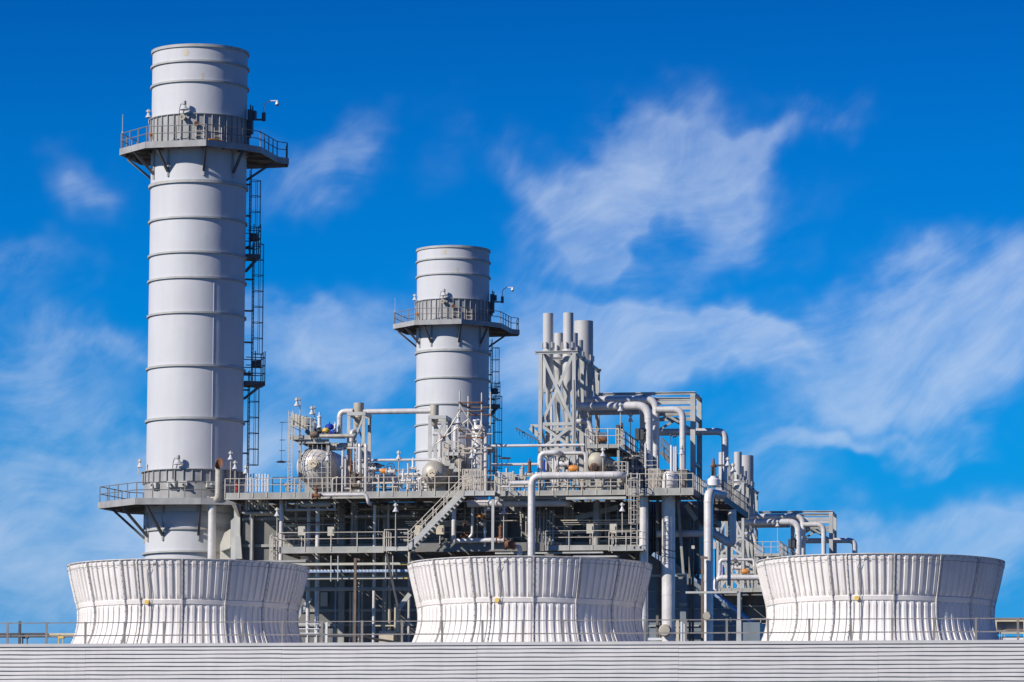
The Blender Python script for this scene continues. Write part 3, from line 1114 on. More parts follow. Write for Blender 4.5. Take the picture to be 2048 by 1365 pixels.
# ------------------------------------------------------------------ walkways
GR = random.Random(8)
def walkway(label, x0, x1, yt, yb, v0, v1, step=.93, m='steel', rear=None, rail=True, ends=(False, False), grating=True, h=.93, cat='walkway', name='walkway', braces=0, rm='rail'):
    a, b_ = at(x0, (yt + yb) / 2, v0), at(x1, (yt + yb) / 2, v0)
    zt = (at(x0, yt, v0).z + at(x1, yt, v0).z) / 2
    zb = zt - (yb - yt) * mpp(v0, (x0 + x1) / 2)
    t = thing(name, label, cat, ((a.x + b_.x) / 2, (v0 + v1) / 2, zb), None, rear)
    b = MB()
    tf = .05
    b.box((a.x, v0, zb), (b_.x, v0 + .03, zt))
    b.box((a.x, v0 - .06, zb - .02), (b_.x, v0 + .15, zb))
    b.build('fascia', m, t)
    b = MB()
    if grating:
        k = int((b_.x - a.x) / .3)
        for i in range(k):
            x = a.x + .02 + i * .3
            b.box((x, v0 + .04, zt - .12), (x + (.16 if GR.random() < .16 else .285), v1, zt - .07))
    else:
        b.box((a.x + .01, v0 + .04, zt - .12), (b_.x - .01, v1, zt - .07))
    b.build('deck', 'dsteel', t)
    b = MB()
    for i in range(int((b_.x - a.x) / 2.4) + 1):
        x = min(a.x + .06 + i * 2.4, b_.x - .1)
        b.box((x, v0 + .04, zb + .02), (x + .09, v1, zt - .13))
    b.box((a.x + .02, (v0 + v1) / 2, zb), (b_.x - .02, (v0 + v1) / 2 + .1, zt - .14))
    b.build('joist', 'dsteel', t)
    if rail:
        pts = [Vector((a.x + .03, v0 - .01, zt)), Vector((b_.x - .03, v0 - .01, zt))]
        if ends[0]: pts = [Vector((a.x + .03, v1, zt))] + pts
        if ends[1]: pts = pts + [Vector((b_.x - .03, v1, zt))]
        railing(t, pts, h, step, rm, .027)
    return t


walkway('long upper walkway from the tall chimney to the stair head, with steel railing', 449, 927, 984, 997, 275, 281.3)
walkway('upper walkway section behind the big horizontal pipe, with steel railing', 991, 1251, 981, 991, 275.4, 281.3, rear='upper walkway section of the rear boiler behind its horizontal pipe')
b = MB()
for (x0, x1, y0, y1, v) in ((990, 1132, 992.5, 998.5, 275.9), (1132, 1252, 994, 999, 274.6)):
    pxbox(b, x0, x1, y0, y1, v, v + .3)
tag(b.build('support_beam', 'lsteel'), 'pale steel beam slung below the walkway of the big horizontal pipe', 'beam')
# corner deck stretching away beyond the vertical pipes
tw = walkway('corner walkway above the thick vertical pipes, turning away from the viewer', 1252, 1387, 976.5, 990.5, 273.6, 281.3, .93, 'steel', None, True, (False, True))
walkway('middle walkway below the small drums, with beige cabinets on it', 556.7, 767.5, 1093.5, 1106, 275, 281, 1.7, rear=None, ends=(True, False))
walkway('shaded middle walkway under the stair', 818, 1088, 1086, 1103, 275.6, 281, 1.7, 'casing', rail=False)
walkway('middle walkway beside the caged ladder, with two beige boxes', 1090, 1280, 1090.5, 1100.5, 274.8, 281, 1.75, rear='middle walkway of the rear boiler below its pipe bridge')
walkway('small balcony with closed railing at the foot of the caged ladder', 1217, 1287, 1093, 1101.5, 273.4, 274.7, 1.0, ends=(True, True))
b = MB()
pxbox(b, 1125, 1206, 1104, 1107, 273.9, 274.2); pxbox(b, 1146, 1238, 1111.5, 1115, 274.0, 274.3); pxbox(b, 990, 1125, 1105, 1108, 275, 275.3)
tag(b.build('support_beam', 'lsteel'), 'pale horizontal beam just above the middle fan stack rim', 'beam')
# far receding deck at the corner
XE = at(1447, 997, 276.5).x
t = thing('walkway', 'dark walkway receding from the rusty safety valve towards the rear silencers', 'walkway', (XE - 2, 282, at(1447, 1010, 276.5).z), None)
zt, zb = at(1447, 990, 276.5).z, at(1447, 1003, 276.5).z
xw = at(1403, 997, 276.5).x
MB().box((XE - .04, 276.5, zb), (XE, 290.5, zt)).build('fascia', 'dsteel', t)
MB().box((xw, 276.5, zb), (XE - .05, 276.54, zt)).build('fascia', 'dsteel', t)
b = MB()
for i in range(24):
    b.box((xw + .02, 276.6 + i * .58, zt - .12), (XE - .06, 276.6 + i * .58 + .42, zt - .07))
b.build('deck', 'dsteel', t)
b = MB()
for i in range(7): b.box((xw + .02, 277 + i * 2.1, zb), (XE - .06, 277.15 + i * 2.1, zt - .13))
b.build('joist', 'dsteel', t)
railing(t, [(xw, 276.53, zt), (XE - .03, 276.53, zt), (XE - .03, 290.4, zt)], .95, .8, 'drail', .03)
zz = at(1482, 1034, 289).z
MB().box((at(1420, 1034, 288).x, 288, zz - .35), (at(1482, 1034, 288).x, 288.3, zz + .3)).build('end_beam', 'dsteel', t)
# ends of corner deck: side girder along the depth
XC = at(1387, 983, 273.6).x
zt2, zb2 = at(1387, 977, 273.6).z, at(1387, 990.5, 273.6).z
MB().box((XC - .035, 273.64, zb2), (XC, 281.3, zt2)).build('side_girder', 'dsteel', tw)

# ------------------------------------------------------------------ stairs
st = thing('stairway', 'open steel stair with pale stringer and double handrails climbing to the upper walkway', 'stair', at(870, 1100, 273.6))
zA, zB = at(817, 1097, 273.4).z, at(926, 986, 273.4).z
xA, xB = at(817, 1097, 273.4).x, at(926, 986, 273.4).x
for v in (273.2, 274.3):
    MB().beam((xA, v, zA - .02), (xB, v, zB - .02), .07, .34).build('stringer', 'lsteel', st)
    b = MB()
    d = Vector((xB - xA, 0, zB - zA))
    up = Vector((0, 0, 1.0))
    for hh in (1.0, .55):
        b.sweep([Vector((xA - .5, v, zA + hh)), Vector((xA, v, zA + hh)), Vector((xB, v, zB + hh)), Vector((xB + .3, v, zB + hh))], .03, 6)
    o = b.build('handrail', 'rail', st)
    me = post_mesh(1.0, .028, 'rail')
    for i in range(5):
        q = bpy.data.objects.new('post', me); COL.objects.link(q); q.parent = o
        q.location = Vector((xA, v, zA)) + d * (i + .3) / 5 - ORG[st.name]
b = MB()
n = 17
for i in range(n):
    p = Vector((xA, 0, zA)) + d * ((i + .5) / n)
    b.box((p.x - .13, 273.25, p.z + .02), (p.x + .13, 274.25, p.z + .06))
b.build('tread', 'dsteel', st)
# landings
walkway('stair foot landing with closed railing and a lamp pole', 768, 817, 1093.5, 1101.5, 272.9, 275, .8, 'lsteel', ends=(True, False), h=1.1, name='landing', cat='landing')
lt = walkway('stair head landing carried on a slim pale column', 926, 990, 982, 991, 272.9, 275, .8, 'lsteel', rail=True, ends=(False, True), h=1.0, name='landing', cat='landing')
p = at(986, 1040, 273.2)
MB().hcol((p.x, 273.1, at(986, 1101, 273.2).z), (p.x, 273.1, at(986, 992, 273.2).z), .17, .17, .03).build('column', 'lsteel', lt)

# caged ladders
def cage_ladder(label, x, y0, y1, v, w=18, rear=None, m='rail', cage=True):
    p = at(x, (y0 + y1) / 2, v)
    z1, z0 = at(x, y0, v).z, at(x, y1, v).z
    hw = w * mpp(v) / 2
    t = thing('caged_ladder', label, 'ladder', (p.x, v, z0), 'caged ladders on the boiler', rear)
    b = MB()
    for s in (-1, 1): b.beam((p.x + s * hw * .62, v, z0), (p.x + s * hw * .62, v, z1), .06, .06)
    for i in range(int((z1 - z0) / .3)): b.beam((p.x - hw * .62, v, z0 + .2 + .3 * i), (p.x + hw * .62, v, z0 + .2 + .3 * i), .03, .03)
    b.build('ladder', m, t)
    if cage:
        b = MB()
        zs = z0 + min(2.2, (z1 - z0) * .3)
        k = int((z1 - zs) / .95)
        for i in range(k + 1):
            b.sweep([(p.x - hw * math.cos(PI * q / 10), v - .75 * math.sin(PI * q / 10), zs + .95 * i) for q in range(11)], .03, 5)
        for q in range(0, 11, 2):
            b.beam((p.x - hw * math.cos(PI * q / 10), v - .75 * math.sin(PI * q / 10), zs), (p.x - hw * math.cos(PI * q / 10), v - .75 * math.sin(PI * q / 10), zs + .95 * k), .04, .04)
        b.build('safety_cage', m, t)
    return t


cage_ladder('caged ladder rising from the small balcony past the end of the big pipe', 1268, 946, 1092, 273.2, 20)
cage_ladder('squat ladder frame standing on the corner walkway before the tall pipes', 1303, 912, 974, 273.9, 38, cage=False)
cage_ladder('short caged ladder at the near end of the middle walkway', 548, 1067, 1200, 275.3, 15)

# ------------------------------------------------------------------ steam drums
def drum(label, x, y, rp, v0, v1, m, man, rear=None, saddle=True, name='steam_drum'):
    c = at(x, y, v0)
    r = rp * mpp(v0, x)
    t = thing(name, label, 'steam drum', (c.x, (v0 + v1) / 2, c.z - r), None, rear)
    dome = [(r * math.sin(a), -r * .92 * math.cos(a)) for a in [PI / 2 * i / 12 for i in range(13)]]
    prof = [(max(a, .001), h) for a, h in dome] + [(r * 1.004, .02), (r * 1.02, .02), (r * 1.02, .1), (r, .1), (r, v1 - v0)]
    MB().lathe(prof, c, 40, 'y').build('shell', m, t)
    if man:
        mx, my, mr, mm = man
        q = at(mx, my, v0 - r * .9)
        rr = mr * mpp(v0)
        b = MB().lathe([(.001, -.34), (rr * .72, -.34), (rr * .8, -.25), (rr, -.25), (rr, -.05), (rr * .85, .0), (rr * .85, .9)], q, 24, 'y')
        o = b.build('manhole', mm, t)
        if mm == 'rust':
            b = MB()
            for i in range(5):
                w = 2 * PI * i / 5
                b.ball((q.x + rr * .45 * math.cos(w), q.y - .35, q.z + rr * .45 * math.sin(w)), rr * .2, 8)
            b.ball((q.x, q.y - .35, q.z), rr * .22, 8)
            b.build('bolt_hole', 'dark', o)
        else:
            b = MB()
            for i in range(3):
                b.ball((q.x + rr * .35 * (i - 1), q.y - .35, q.z + rr * .2 * (i % 2)), rr * .12, 8)
            b.build('bolt_hole', 'dark', o)
    if saddle:
        z0 = at(x, 990, v0).z
        for vv in (v0 + .6, v1 - 1.5):
            MB().box((c.x - r * .7, vv, z0), (c.x + r * .7, vv + .35, c.z - r * .55)).build('saddle', 'steel', t)
    return t


drum('largest silvery drum with a round domed end behind the wire guard', 634, 934, 41, 278.6, 289, 'drum', (628, 929, 11, 'sand'))
drum('mid sized brownish drum with a tan manhole cap next to the stair head', 869, 948, 25.5, 277.6, 286, 'dirty', (866, 948, 10, 'sand'))
drum('tan drum with a rusty round manhole below the railed platform', 1194, 925, 22.5, 277.2, 287, 'tan', (1189.5, 936, 9, 'rust'), 'tan drum with rusty manhole on the rear boiler')
# wire guard in front of the big drum
g = MB()
p0, p1 = at(598, 905, 277.2), at(661, 976, 277.2)
for i in range(8):
    x = p0.x + (p1.x - p0.x) * i / 7
    g.beam((x, 277.2, p1.z), (x, 277.2, at(620, 890 if 0 < i < 7 else 905, 277.2).z), .024, .024)
for i in range(8):
    z = p1.z + (p0.z - p1.z) * i / 7
    g.beam((p0.x, 277.22, z), (p1.x, 277.22, z), .024, .024)
tag(g.build('wire_guard', 'rail'), 'tall wire mesh guard in front of the largest drum', 'guard')


# platforms above the drums
def platform2(label, x0, x1, yt, yb, v0, v1, rail_h=1.05, m='steel', rear=None, ends=(True, True), rm='rail', legs=0, step=.8):
    t = walkway(label, x0, x1, yt, yb, v0, v1, step, m, rear, rail_h > 0, ends, True, rail_h or 1, 'platform', 'platform', rm=rm)
    zb = ORG[t.name].z
    for s in range(legs):
        xx = at(x0 + 2 + (x1 - x0 - 4) * s / max(1, legs - 1), yb, v0).x
        MB().hcol((xx, v0 + .1, at(x0, 985, v0).z), (xx, v0 + .1, zb), .16, .16, .03).build('leg', m, t)
    return t


platform2('flat grey platform directly on top of the largest drum', 597, 658, 879, 887, 277.5, 284, 0, legs=2)
platform2('small high platform carrying beige panels above the drum', 579, 622, 871, 879, 277.4, 280.5, 1.15, legs=0, ends=(True, True))
platform2('railed platform on top of the tan drum with rusty manhole', 1171, 1238, 889, 896, 276.6, 284, 1.02, rear='railed platform on top of the rear tan drum', legs=2)
platform2('small grey balcony below the second canister frame', 886, 917, 905, 911, 277, 279.5, .7, 'lsteel', legs=0, step=.35)
# sloping rail run down from the beige panels, and from the tan drum platform
def slope_stair(label, x0, y0, x1, y1, v, n=10, m='drail', rear=None):
    a, c = at(x0, y0, v), at(x1, y1, v)
    t = thing('stairway', label, 'stair', (c + a) / 2, None, rear)
    for vv in (v, v + .8):
        o = Vector((0, vv - v, 0))
        MB().beam(a + o, c + o, .06, .25).build('stringer', m, t)
        b = MB()
        for hh in (1.0, .55): b.tube(a + o + Vector((0, 0, hh)), c + o + Vector((0, 0, hh)), .03, n=6)
        for i in range(6):
            p = a + o + (c - a) * i / 5
            b.beam(p, p + Vector((0, 0, 1.0)), .05, .05)
        b.build('handrail', m, t)
    b = MB()
    for i in range(n):
        p = a + (c - a) * (i + .5) / n
        b.box((p.x - .12, v + .04, p.z), (p.x + .12, v + .76, p.z + .04))
    b.build('tread', m, t)
    return t


slope_stair('short dark stair sloping down from the beige panels above the largest drum', 612, 862, 634, 884, 278.5)
slope_stair('dark stair descending beside the tan drum under the pair of big bends', 1242, 888, 1290, 925, 279.5, rear='dark stair descending beside the rear tan drum')
slope_stair('dark stair sloping past three white standpipes on the corner walkway', 1322, 905, 1352, 938, 277.5)

# ------------------------------------------------------------------ silencer canisters on steel frames
def can_frame(label, clabel, x, yc0, yc1, rp, x0, x1, yp0, yp1, yb, v, cone):
    p = at(x, yc0, v + 1.0)
    m_ = mpp(v, x)
    c = Vector((p.x, v + 1.0, 0))
    z0, z1, zp, zq = at(x, yc1, v + 1).z, p.z, at(x, yp0, v).z, at(x, yp1, v).z
    r = rp * m_
    b = MB().lathe([(.02, z0 - r * 1.0), (r * .45, z0 - r * .8), (r * .75, z0 - r * .2), (r * .75, zq - .02), (r, zp + .03), (r, z1), (r * .9, z1), (r * .9, z1 - 1)], c, 24)
    o = b.build('silencer', 'tan')
    tag(o, clabel, 'silencer')
    b = MB()
    q = Vector((c.x, c.y, zp))
    t = thing('canister_tower', label, 'frame', (c.x, c.y, at(x, yb, v).z))
    xa, xb = at(x0, yp0, v).x, at(x1, yp0, v).x
    b.box((xa, v, zq), (xb, v + .12, zp)); b.box((xa, v + 2, zq), (xb, v + 2.12, zp)); b.box((xa, v + .13, zq), (xa + .12, v + 1.99, zp)); b.box((xb - .12, v + .13, zq), (xb, v + 1.99, zp))
    b.build('top_frame', 'lsteel', t)
    zl = at(x, yb, v).z
    for xx in (xa + .12, xb - .14):
        for vv in (v + .02, v + 2.0):
            MB().box((xx - .11, vv, zl), (xx + .11, vv + .09, zq - .003)).build('leg', 'lsteel', t)
    for (a, d) in ((0, 1), (1, 0)):
        n_ = 2
        hz = (zq - zl) / n_
        for i in range(n_):
            pa = Vector((xa + .12, v + .06, zq - hz * i - .1)); pb = Vector((xb - .14, v + .06, zq - hz * (i + 1) + .05))
            if i % 2 == a: pa.x, pb.x = pb.x, pa.x
            if a == 0: MB().beam(pa, pb, .1, .12).build('brace', 'lsteel', t)
            else: MB().beam(pa + Vector((0, 2, 0)), pb + Vector((0, 2, 0)), .1, .12).build('brace', 'lsteel', t)
    return t


can_frame('steel frame straddling the pipes, holding up the first tan canister', 'tan vent canister on a frame where the long high pipe begins', 717.5, 806.5, 846, 10.4, 694, 731, 824, 831, 985, 279, True)
can_frame('pale braced frame before the shorter chimney, holding the second canister', 'tan vent canister in front of the shorter chimney, where the long high pipe ends', 869, 811, 846, 8.8, 856, 892, 831, 838, 985, 279, True)

# ------------------------------------------------------------------ lattice tower with silencers
VT = 282.0
tx0, tx1 = at(1080.5, 790, VT).x, at(1147.5, 790, VT).x
zt = at(1113, 702, VT).z
zbm = at(1113, 848, VT).z
zbs = at(1113, 990, VT).z
zm2 = at(1113, 900, VT).z
t = thing('lattice_tower', 'tall pale braced steel tower holding the slim silencer stacks', 'steel tower', ((tx0 + tx1) / 2, VT + 5, zbs), 'braced silencer towers', 'braced silencer tower of the rear boiler, partly behind the corner walkway')
FR = [VT, VT + 3.4, VT + 6.8, VT + 10.4]
for i, v in enumerate(FR):
    for x in (tx0, tx1):
        w = .24 if i == 0 else .3
        MB().hcol((x, v, zbs), (x, v, zt - .19), w, .26, .04).build('column', 'lsteel', t)
    MB().ibeam((tx0 - .4, v + .13, zt - .09), (tx1 + .25, v + .13, zt - .09), .24, .19, .04).build('top_beam', 'lsteel', t)
    for z in (zbm, zm2):
        MB().beam((tx0 + .13, v + .13, z), (tx1 - .13, v + .13, z), .16, .22).build('cross_beam', 'lsteel', t)
    if i in (0, 3):
        for k, (za, zb_) in enumerate(((zt - .25, zbm + .12), (zbm - .12, zm2 + .12), (zm2 - .12, zbs))):
            MB().beam((tx0 + .1, v + .08, za), (tx1 - .1, v + .08, zb_), .07, .2).build('brace', 'lsteel', t)
            MB().beam((tx1 - .1, v + .17, za), (tx0 + .1, v + .17, zb_), .07, .2).build('brace', 'lsteel', t)
for x in (tx0, tx1):
    for i in range(3):
        va, vb = FR[i] + .27, FR[i + 1] - .01
        MB().beam((x, va, zt - .09), (x, vb, zt - .09), .2, .19).build('side_beam', 'lsteel', t)
        MB().beam((x, va, zbm), (x, vb, zbm), .14, .2).build('side_beam', 'lsteel', t)
        vm_ = (va + vb) / 2
        MB().beam((x, va, zbm + .1), (x, vm_, zt - .2), .1, .16).build('brace', 'lsteel', t)
        MB().beam((x, vb, zbm + .1), (x, vm_ + .01, zt - .2), .1, .16).build('brace', 'lsteel', t)
        MB().beam((x, va, zbm - .1), (x, vb, zm2), .1, .16).build('brace', 'lsteel', t)
        MB().beam((x, va, zm2), (x, vb, zbs), .1, .16).build('brace', 'lsteel', t)
# bracket and outrigger on its flank
p = at(1061, 852, VT)
MB().beam((p.x, VT + .05, p.z), (tx0 - .13, VT + .05, p.z), .12, .2).beam((p.x, VT + .05, p.z - .1), (tx0 - .13, VT + .05, at(1078, 872, VT).z), .1, .3).build('outrigger', 'lsteel', t)


def silencer(label, x, y, rp, v, yj, rp2, yb, yp, rear, m='alu', gussets=True):
    p = at(x, y, v)
    mm = mpp(v, x)
    c = Vector((p.x, v, 0))
    z1, zj, zb_, zp = p.z, at(x, yj, v).z, at(x, yb, v).z, at(x, yp, v).z
    r, r2 = rp * mm, rp2 * mm
    t = thing('silencer_stack', label, 'silencer', (c.x, v, zp), 'silencer stacks on the braced towers', rear)
    MB().lathe([(r * .9, z1 - 2.0), (r * .9, z1), (r, z1), (r, zj + .02)], c, 28).build('outlet', 'lsilo', t)
    MB().lathe([(r, zj), (r2, zj - .04), (r2, zb_), (r2 * .85, zb_ - .2), (r2 * .4, zb_ - .5), (r2 * .4, zp)], c, 28).build('body', 'lsilo', t)
    for i in range(6):
        w = 2 * PI * i / 6 + .35
        e = Vector((math.cos(w), math.sin(w), 0))
        MB().beam(c + e * (r + .06) + Vector((0, 0, zj + .03)), c + e * (r + .06) + Vector((0, 0, zj + .42)), .06, .16).build('gusset', 'lsilo', t)
    return t


M['lsilo'] = mat('silencer_paint', (0.50, 0.49, 0.475), 0.55, 0, 0.05, 1.0, 0.06)
silencer('slim silencer stack at the outer front corner of the braced tower', 1096.3, 627.5, 10.4, VT + .95, 698, 10.4, 769, 985, 'slim silencer stack at the front of the rear braced tower')
silencer('slim silencer stack at the front of the tower beside the widest stack', 1136.6, 626.5, 10.4, VT + .96, 698, 11.2, 770, 985, 'slim silencer stack beside the widest one on the rear tower')
silencer('short shaded silencer stack seen between the two slim front stacks', 1117.5, 667, 9.5, VT + 4.8, 704, 9.5, 738, 985, 'short shaded silencer between the slim stacks of the rear tower')
silencer('half hidden silencer stack wedged between the slim and the widest stack', 1147, 667, 9.0, VT + 4.2, 708, 9.0, 780, 985, 'half hidden silencer behind the slim stacks of the rear tower')
silencer('lowest small silencer stack at the foot of the widest stack', 1159, 681, 7.5, VT + 6.0, 716, 8, 790, 985, 'lowest small silencer stack on the rear tower')
silencer('widest grey silencer stack rising at the back of the braced tower', 1167.3, 643, 19.2, VT + 8.6, 724, 20, 800, 985, 'widest silencer stack at the back of the rear tower')

# ------------------------------------------------------------------ portal frame carrying the big steam pipes
VP = 287.5
t = thing('pipe_portal', 'tall blue grey portal frame above the big silver pipe bends', 'steel frame', at(1390, 990, VP), 'portal frames over the steam pipes', 'portal frame above the rear pipe bends behind the third fan stack')
xa, xb = at(1196, 787, VP).x, at(1385.5, 787, VP).x
zt = at(1290, 787.5, VP).z
zl = at(1385, 995, VP).z
DV = 3.4
for v in (VP, VP + DV):
    MB().hcol((xb, v, zl), (xb, v, zt - .1), .33, .33, .05).build('column', 'lsteel', t)
    MB().ibeam((xa, v + .16, zt), (xb + .17, v + .16, zt), .24, .2, .04).build('top_beam', 'lsteel', t)
    xm = at(1284, 830, VP).x
    MB().hcol((xm, v, zl), (xm, v, zt - .1), .3, .3, .05).build('column', 'steel', t)
    z = at(1340, 828, VP).z
    MB().beam((xm + .16, v + .16, z), (xb - .17, v + .16, z), .2, .25).build('cross_beam', 'steel', t)
    z2 = at(1340, 858, VP).z
    MB().beam((xm + .16, v + .15, z2), ((xm + xb) / 2, v + .15, z - .1), .1, .16).build('brace', 'steel', t)
    MB().beam((xb - .18, v + .15, z2), ((xm + xb) / 2 + .01, v + .15, z - .1), .1, .16).build('brace', 'steel', t)
    MB().box((xa + 1.6, v + .1, zt - .75), (xb - .18, v + .25, zt - .5)).build('cross_beam', 'lsteel', t)
for z in (zt, at(1390, 832, VP).z, at(1390, 925, VP).z):
    MB().beam((xb, VP + .34, z), (xb, VP + DV - .01, z), .22, .22).build('side_beam', 'lsteel', t)
MB().beam((xm, VP + .31, zt - .02), (xm, VP + DV - .01, zt - .02), .5, .3).build('side_beam', 'steel', t)
b = MB()
pxbox(b, 1270, 1287, 857, 879, 284.6, 285.6)
o = b.build('cabinet', 'dark'); tag(o, 'dark grey box hanging beside the first big pipe bend', 'cabinet', None, None, 'dark grey box beside the rear pipe bends')

pipe('lower fat silver steam pipe bending down in front of the frame', [(1150, 813.5, 285), (1297.5, 813.5, 285), (1297.5, 985, 285)], 8.5, 'alu', 20, 3.0, 1.2, 'steam_pipe', 'steam pipes over the boiler', 'lower fat steam pipe bend of the rear boiler', 'pipe')
pipe('upper fat silver steam pipe bending down just behind the lower one', [(1150, 801, 287.3), (1311.8, 801, 287.3), (1311.8, 985, 287.3)], 7.2, 'alu', 20, 3.0, 1.2, 'steam_pipe', 'steam pipes over the boiler', 'upper fat steam pipe bend of the rear boiler')
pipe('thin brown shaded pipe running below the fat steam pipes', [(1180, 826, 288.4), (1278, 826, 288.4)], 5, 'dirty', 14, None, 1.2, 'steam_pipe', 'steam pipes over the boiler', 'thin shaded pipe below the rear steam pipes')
pipe('silver steam pipe hooking over inside the frame, next to its tall column', [(1313, 820, 286.4), (1365.6, 820, 286.4), (1365.6, 990, 286.4)], 6.5, 'alu', 18, 3.0, 1.2, 'steam_pipe', 'steam pipes over the boiler', 'silver steam pipe hooking over inside the rear frame')
pipe('shaded blue steam pipe passing through the frame and dropping beyond it', [(1318, 865, 289.3), (1450, 865, 289.3), (1450, 1000, 289.3)], 7, 'alu', 18, 2.4, 1.2, 'steam_pipe', 'steam pipes over the boiler', 'shaded steam pipe passing beyond the rear frame')
pipe('short silver elbow under the steam pipes beside the lattice tower', [(1153, 843, 284), (1178, 841, 284), (1184, 870, 284), (1184, 889, 284)], 4.6, 'alu', 14, 2.4, .6, 'steam_pipe', 'steam pipes over the boiler', 'short silver elbow beside the rear tower')

# big vertical pipes standing in front of the inlet duct
def riser(label, x, y0, y1, r, v, cap=None, bends=None, m='alu'):
    ps = bends or [(x, y0, v), (x, y1, v)]
    w = snap(ps)
    rr = r * mpp(v, x)
    t = thing('riser_pipe', label, 'pipe', (w[-1].x, v, 0), 'thick vertical pipes')
    MB().pipe([*w[:-1], Vector((w[-1].x, w[-1].y, 0))], rr, 22, rr * 2.2, 2.4).build('pipe', m, t)
    if cap:
        c = at(cap[0], cap[1], v - rr)
        q = cap[2] * mpp(v)
        b = MB().lathe([(.001, -.42), (q * .8, -.42), (q * .93, -.36), (q, -.3), (q, -.2), (q * .9, -.18), (q * .9, .5)], c, 26, 'y')
        b.build('blanked_branch', 'tan', t)
    return t


riser('slim vertical silver pipe just behind the flank of the middle fan stack', 1288, 990, 1290, 8.6, 274.6)
riser('thickest vertical silver pipe with a wrapped round stub near its foot', 1337, 962, 1290, 13.4, 275.4, (1331, 1262, 12.5))
riser('tall vertical pipe hooked over at deck height, with a wrapped stub', 1417, 958, 1290, 9.2, 273.0, (1415, 1233.5, 9), [(1446, 990, 275.2), (1432, 963, 274.6), (1417, 963, 273.0), (1417, 1290, 273.0)])
c = at(1340, 946, 275.4)
tag(MB().lathe([(.001, .12), (.25, .1), (.4, .0), (.47, -.2), (.47, -.9), (.43, -1.0)], c, 20).build('wrapped_flange', 'alu'), 'wrapped silver pipe top on the corner walkway', 'pipe cap')
pipe('mitred shaded pipe kinked under the receding walkway', [(1418, 1062, 279.5), (1464, 1090, 279.5), (1463, 1020, 279.5)], 8.6, 'alu', 18, 1.2, 0, 'kinked_pipe')
pipe('thin dark upright pipe dropping from the kinked pipe', [(1458, 1092, 279.6), (1458, 1172, 279.6)], 3.6, 'steel', 12, None, 0)
pipe('horizontal branch pipe reaching the thickest vertical pipe from behind', [(1315, 1068, 278.5), (1420, 1066, 278.5)], 7, 'alu', 16, None, 1.0)
# main horizontal pipe with its drop leg
pipe('long fat silver pipe that turns down in front of the middle fan stack', [(1246, 963, 278), (1246, 965, 273.6), (1063.5, 965, 273.6), (1063.5, 1200, 273.6)], 7.4, 'alu', 20, 2.6, 1.1, 'feed_pipe', 'feed pipes', 'long silver pipe that turns down on the rear boiler')
pipe('thinner silver pipe ending behind the elbow of the long fat pipe', [(1022, 967, 275.2), (1062, 967, 275.2)], 5, 'alu', 14, None, .8)
pipe('silver pipe running under the upper walkway behind the stair column', [(935, 1008, 276.6), (960, 1007, 276.6), (1130, 1007, 276.6), (1136, 1018, 277.5)], 7.2, 'alu', 18, 1.6, 1.1)
pipe('thin straight pipe crossing high from the scaffold to the lattice tower', [(947, 893, 278.4), (1168, 891.5, 278.4)], 2.9, 'alu', 10, None, 1.5)
pipe('thin straight pipe one level below, from the scaffold to the white loop', [(980, 930, 278.4), (1076, 929.5, 278.4)], 2.8, 'alu', 10, None, 1.5)
pipe('white pipe loop rising in front of the lattice tower base', [(1073, 962, 277), (1080, 945, 277), (1080, 906.5, 277), (1118, 906.5, 277), (1126, 908, 279)], 5.2, 'alu', 14, 2.4, .7, 'pipe_loop', 'pipe loops', 'white pipe loop in front of the rear tower base')
pipe('narrow pipe turning down rust stained beside the tan drum', [(1123, 907, 277.6), (1171.5, 906.5, 277.6), (1171.5, 925, 277.6)], 3.5, 'alu', 12, 2.2, .8, 'pipe_loop', 'pipe loops', 'narrow pipe turning down beside the rear tan drum')
pipe('rust streaked pipe leg under the orange valve', [(1171.5, 925.3, 277.6), (1171.5, 947, 277.6), (1112, 947, 277.6)], 3.3, 'dirty', 12, 2.0, .6, 'pipe_loop', 'pipe loops', 'rust streaked pipe leg below the rear orange valve')
for i, (x, lab) in enumerate(((1106, 'slim upright pipe next to the blue cylinder'), (1111.5, 'slim upright pipe under the handwheel at the white loop'))):
    pipe(lab, [(x, 912 + 10 * i, 277.2), (x, 985, 277.2)], 2.0 + i * .4, 'alu', 10, None, 0)
# blue cylinder
c = at(1088.5, 935, 277)
tag(MB().tube(at(1088.5, 950, 277), at(1088.5, 921, 277), 1.9 * mpp(277), n=12).tube(at(1088.5, 954, 277), at(1088.5, 950, 277), .05, n=8).build('blue_cylinder', 'blue'), 'bright blue slim cylinder inside the white pipe loop', 'cylinder', None, None, 'bright blue slim cylinder inside the rear pipe loop')

# ------------------------------------------------------------------ pipework around the largest drum
pipe('tan pipe lying over the platform of the largest drum and dipping beyond it', [(629, 873, 277.3), (690, 872.5, 277.3), (708, 880, 277.3)], 4.1, 'dirty', 14, 1.5, .7)
pipe('silver pipe standing behind the blue motor and turning towards the first canister', [(679, 872, 279.8), (679, 823.5, 279.8), (706, 823, 279.8)], 5.6, 'alu', 16, 2.2, .8)
pipe('long high silver pipe between the two tan canisters', [(728, 824, 280), (861, 823.5, 280)], 5.4, 'alu', 16, None, 1.6)
pipe('long slim pipe at mid height from the drum pipes to the second drum', [(716, 921.5, 278.2), (876, 920.5, 278.2), (884, 930, 278.2)], 2.8, 'alu', 12, 1.6, 1.6)
pipe('short round bend below the first tan canister', [(703, 884, 278.8), (703, 862, 278.8), (716, 855, 279.4)], 4.4, 'alu', 14, 2.0, .6)
pipe('dark fat pipe running back beside the top of the largest drum', [(660, 893, 278.5), (704, 892, 278.5)], 6.5, 'dirty', 14, None, .7)
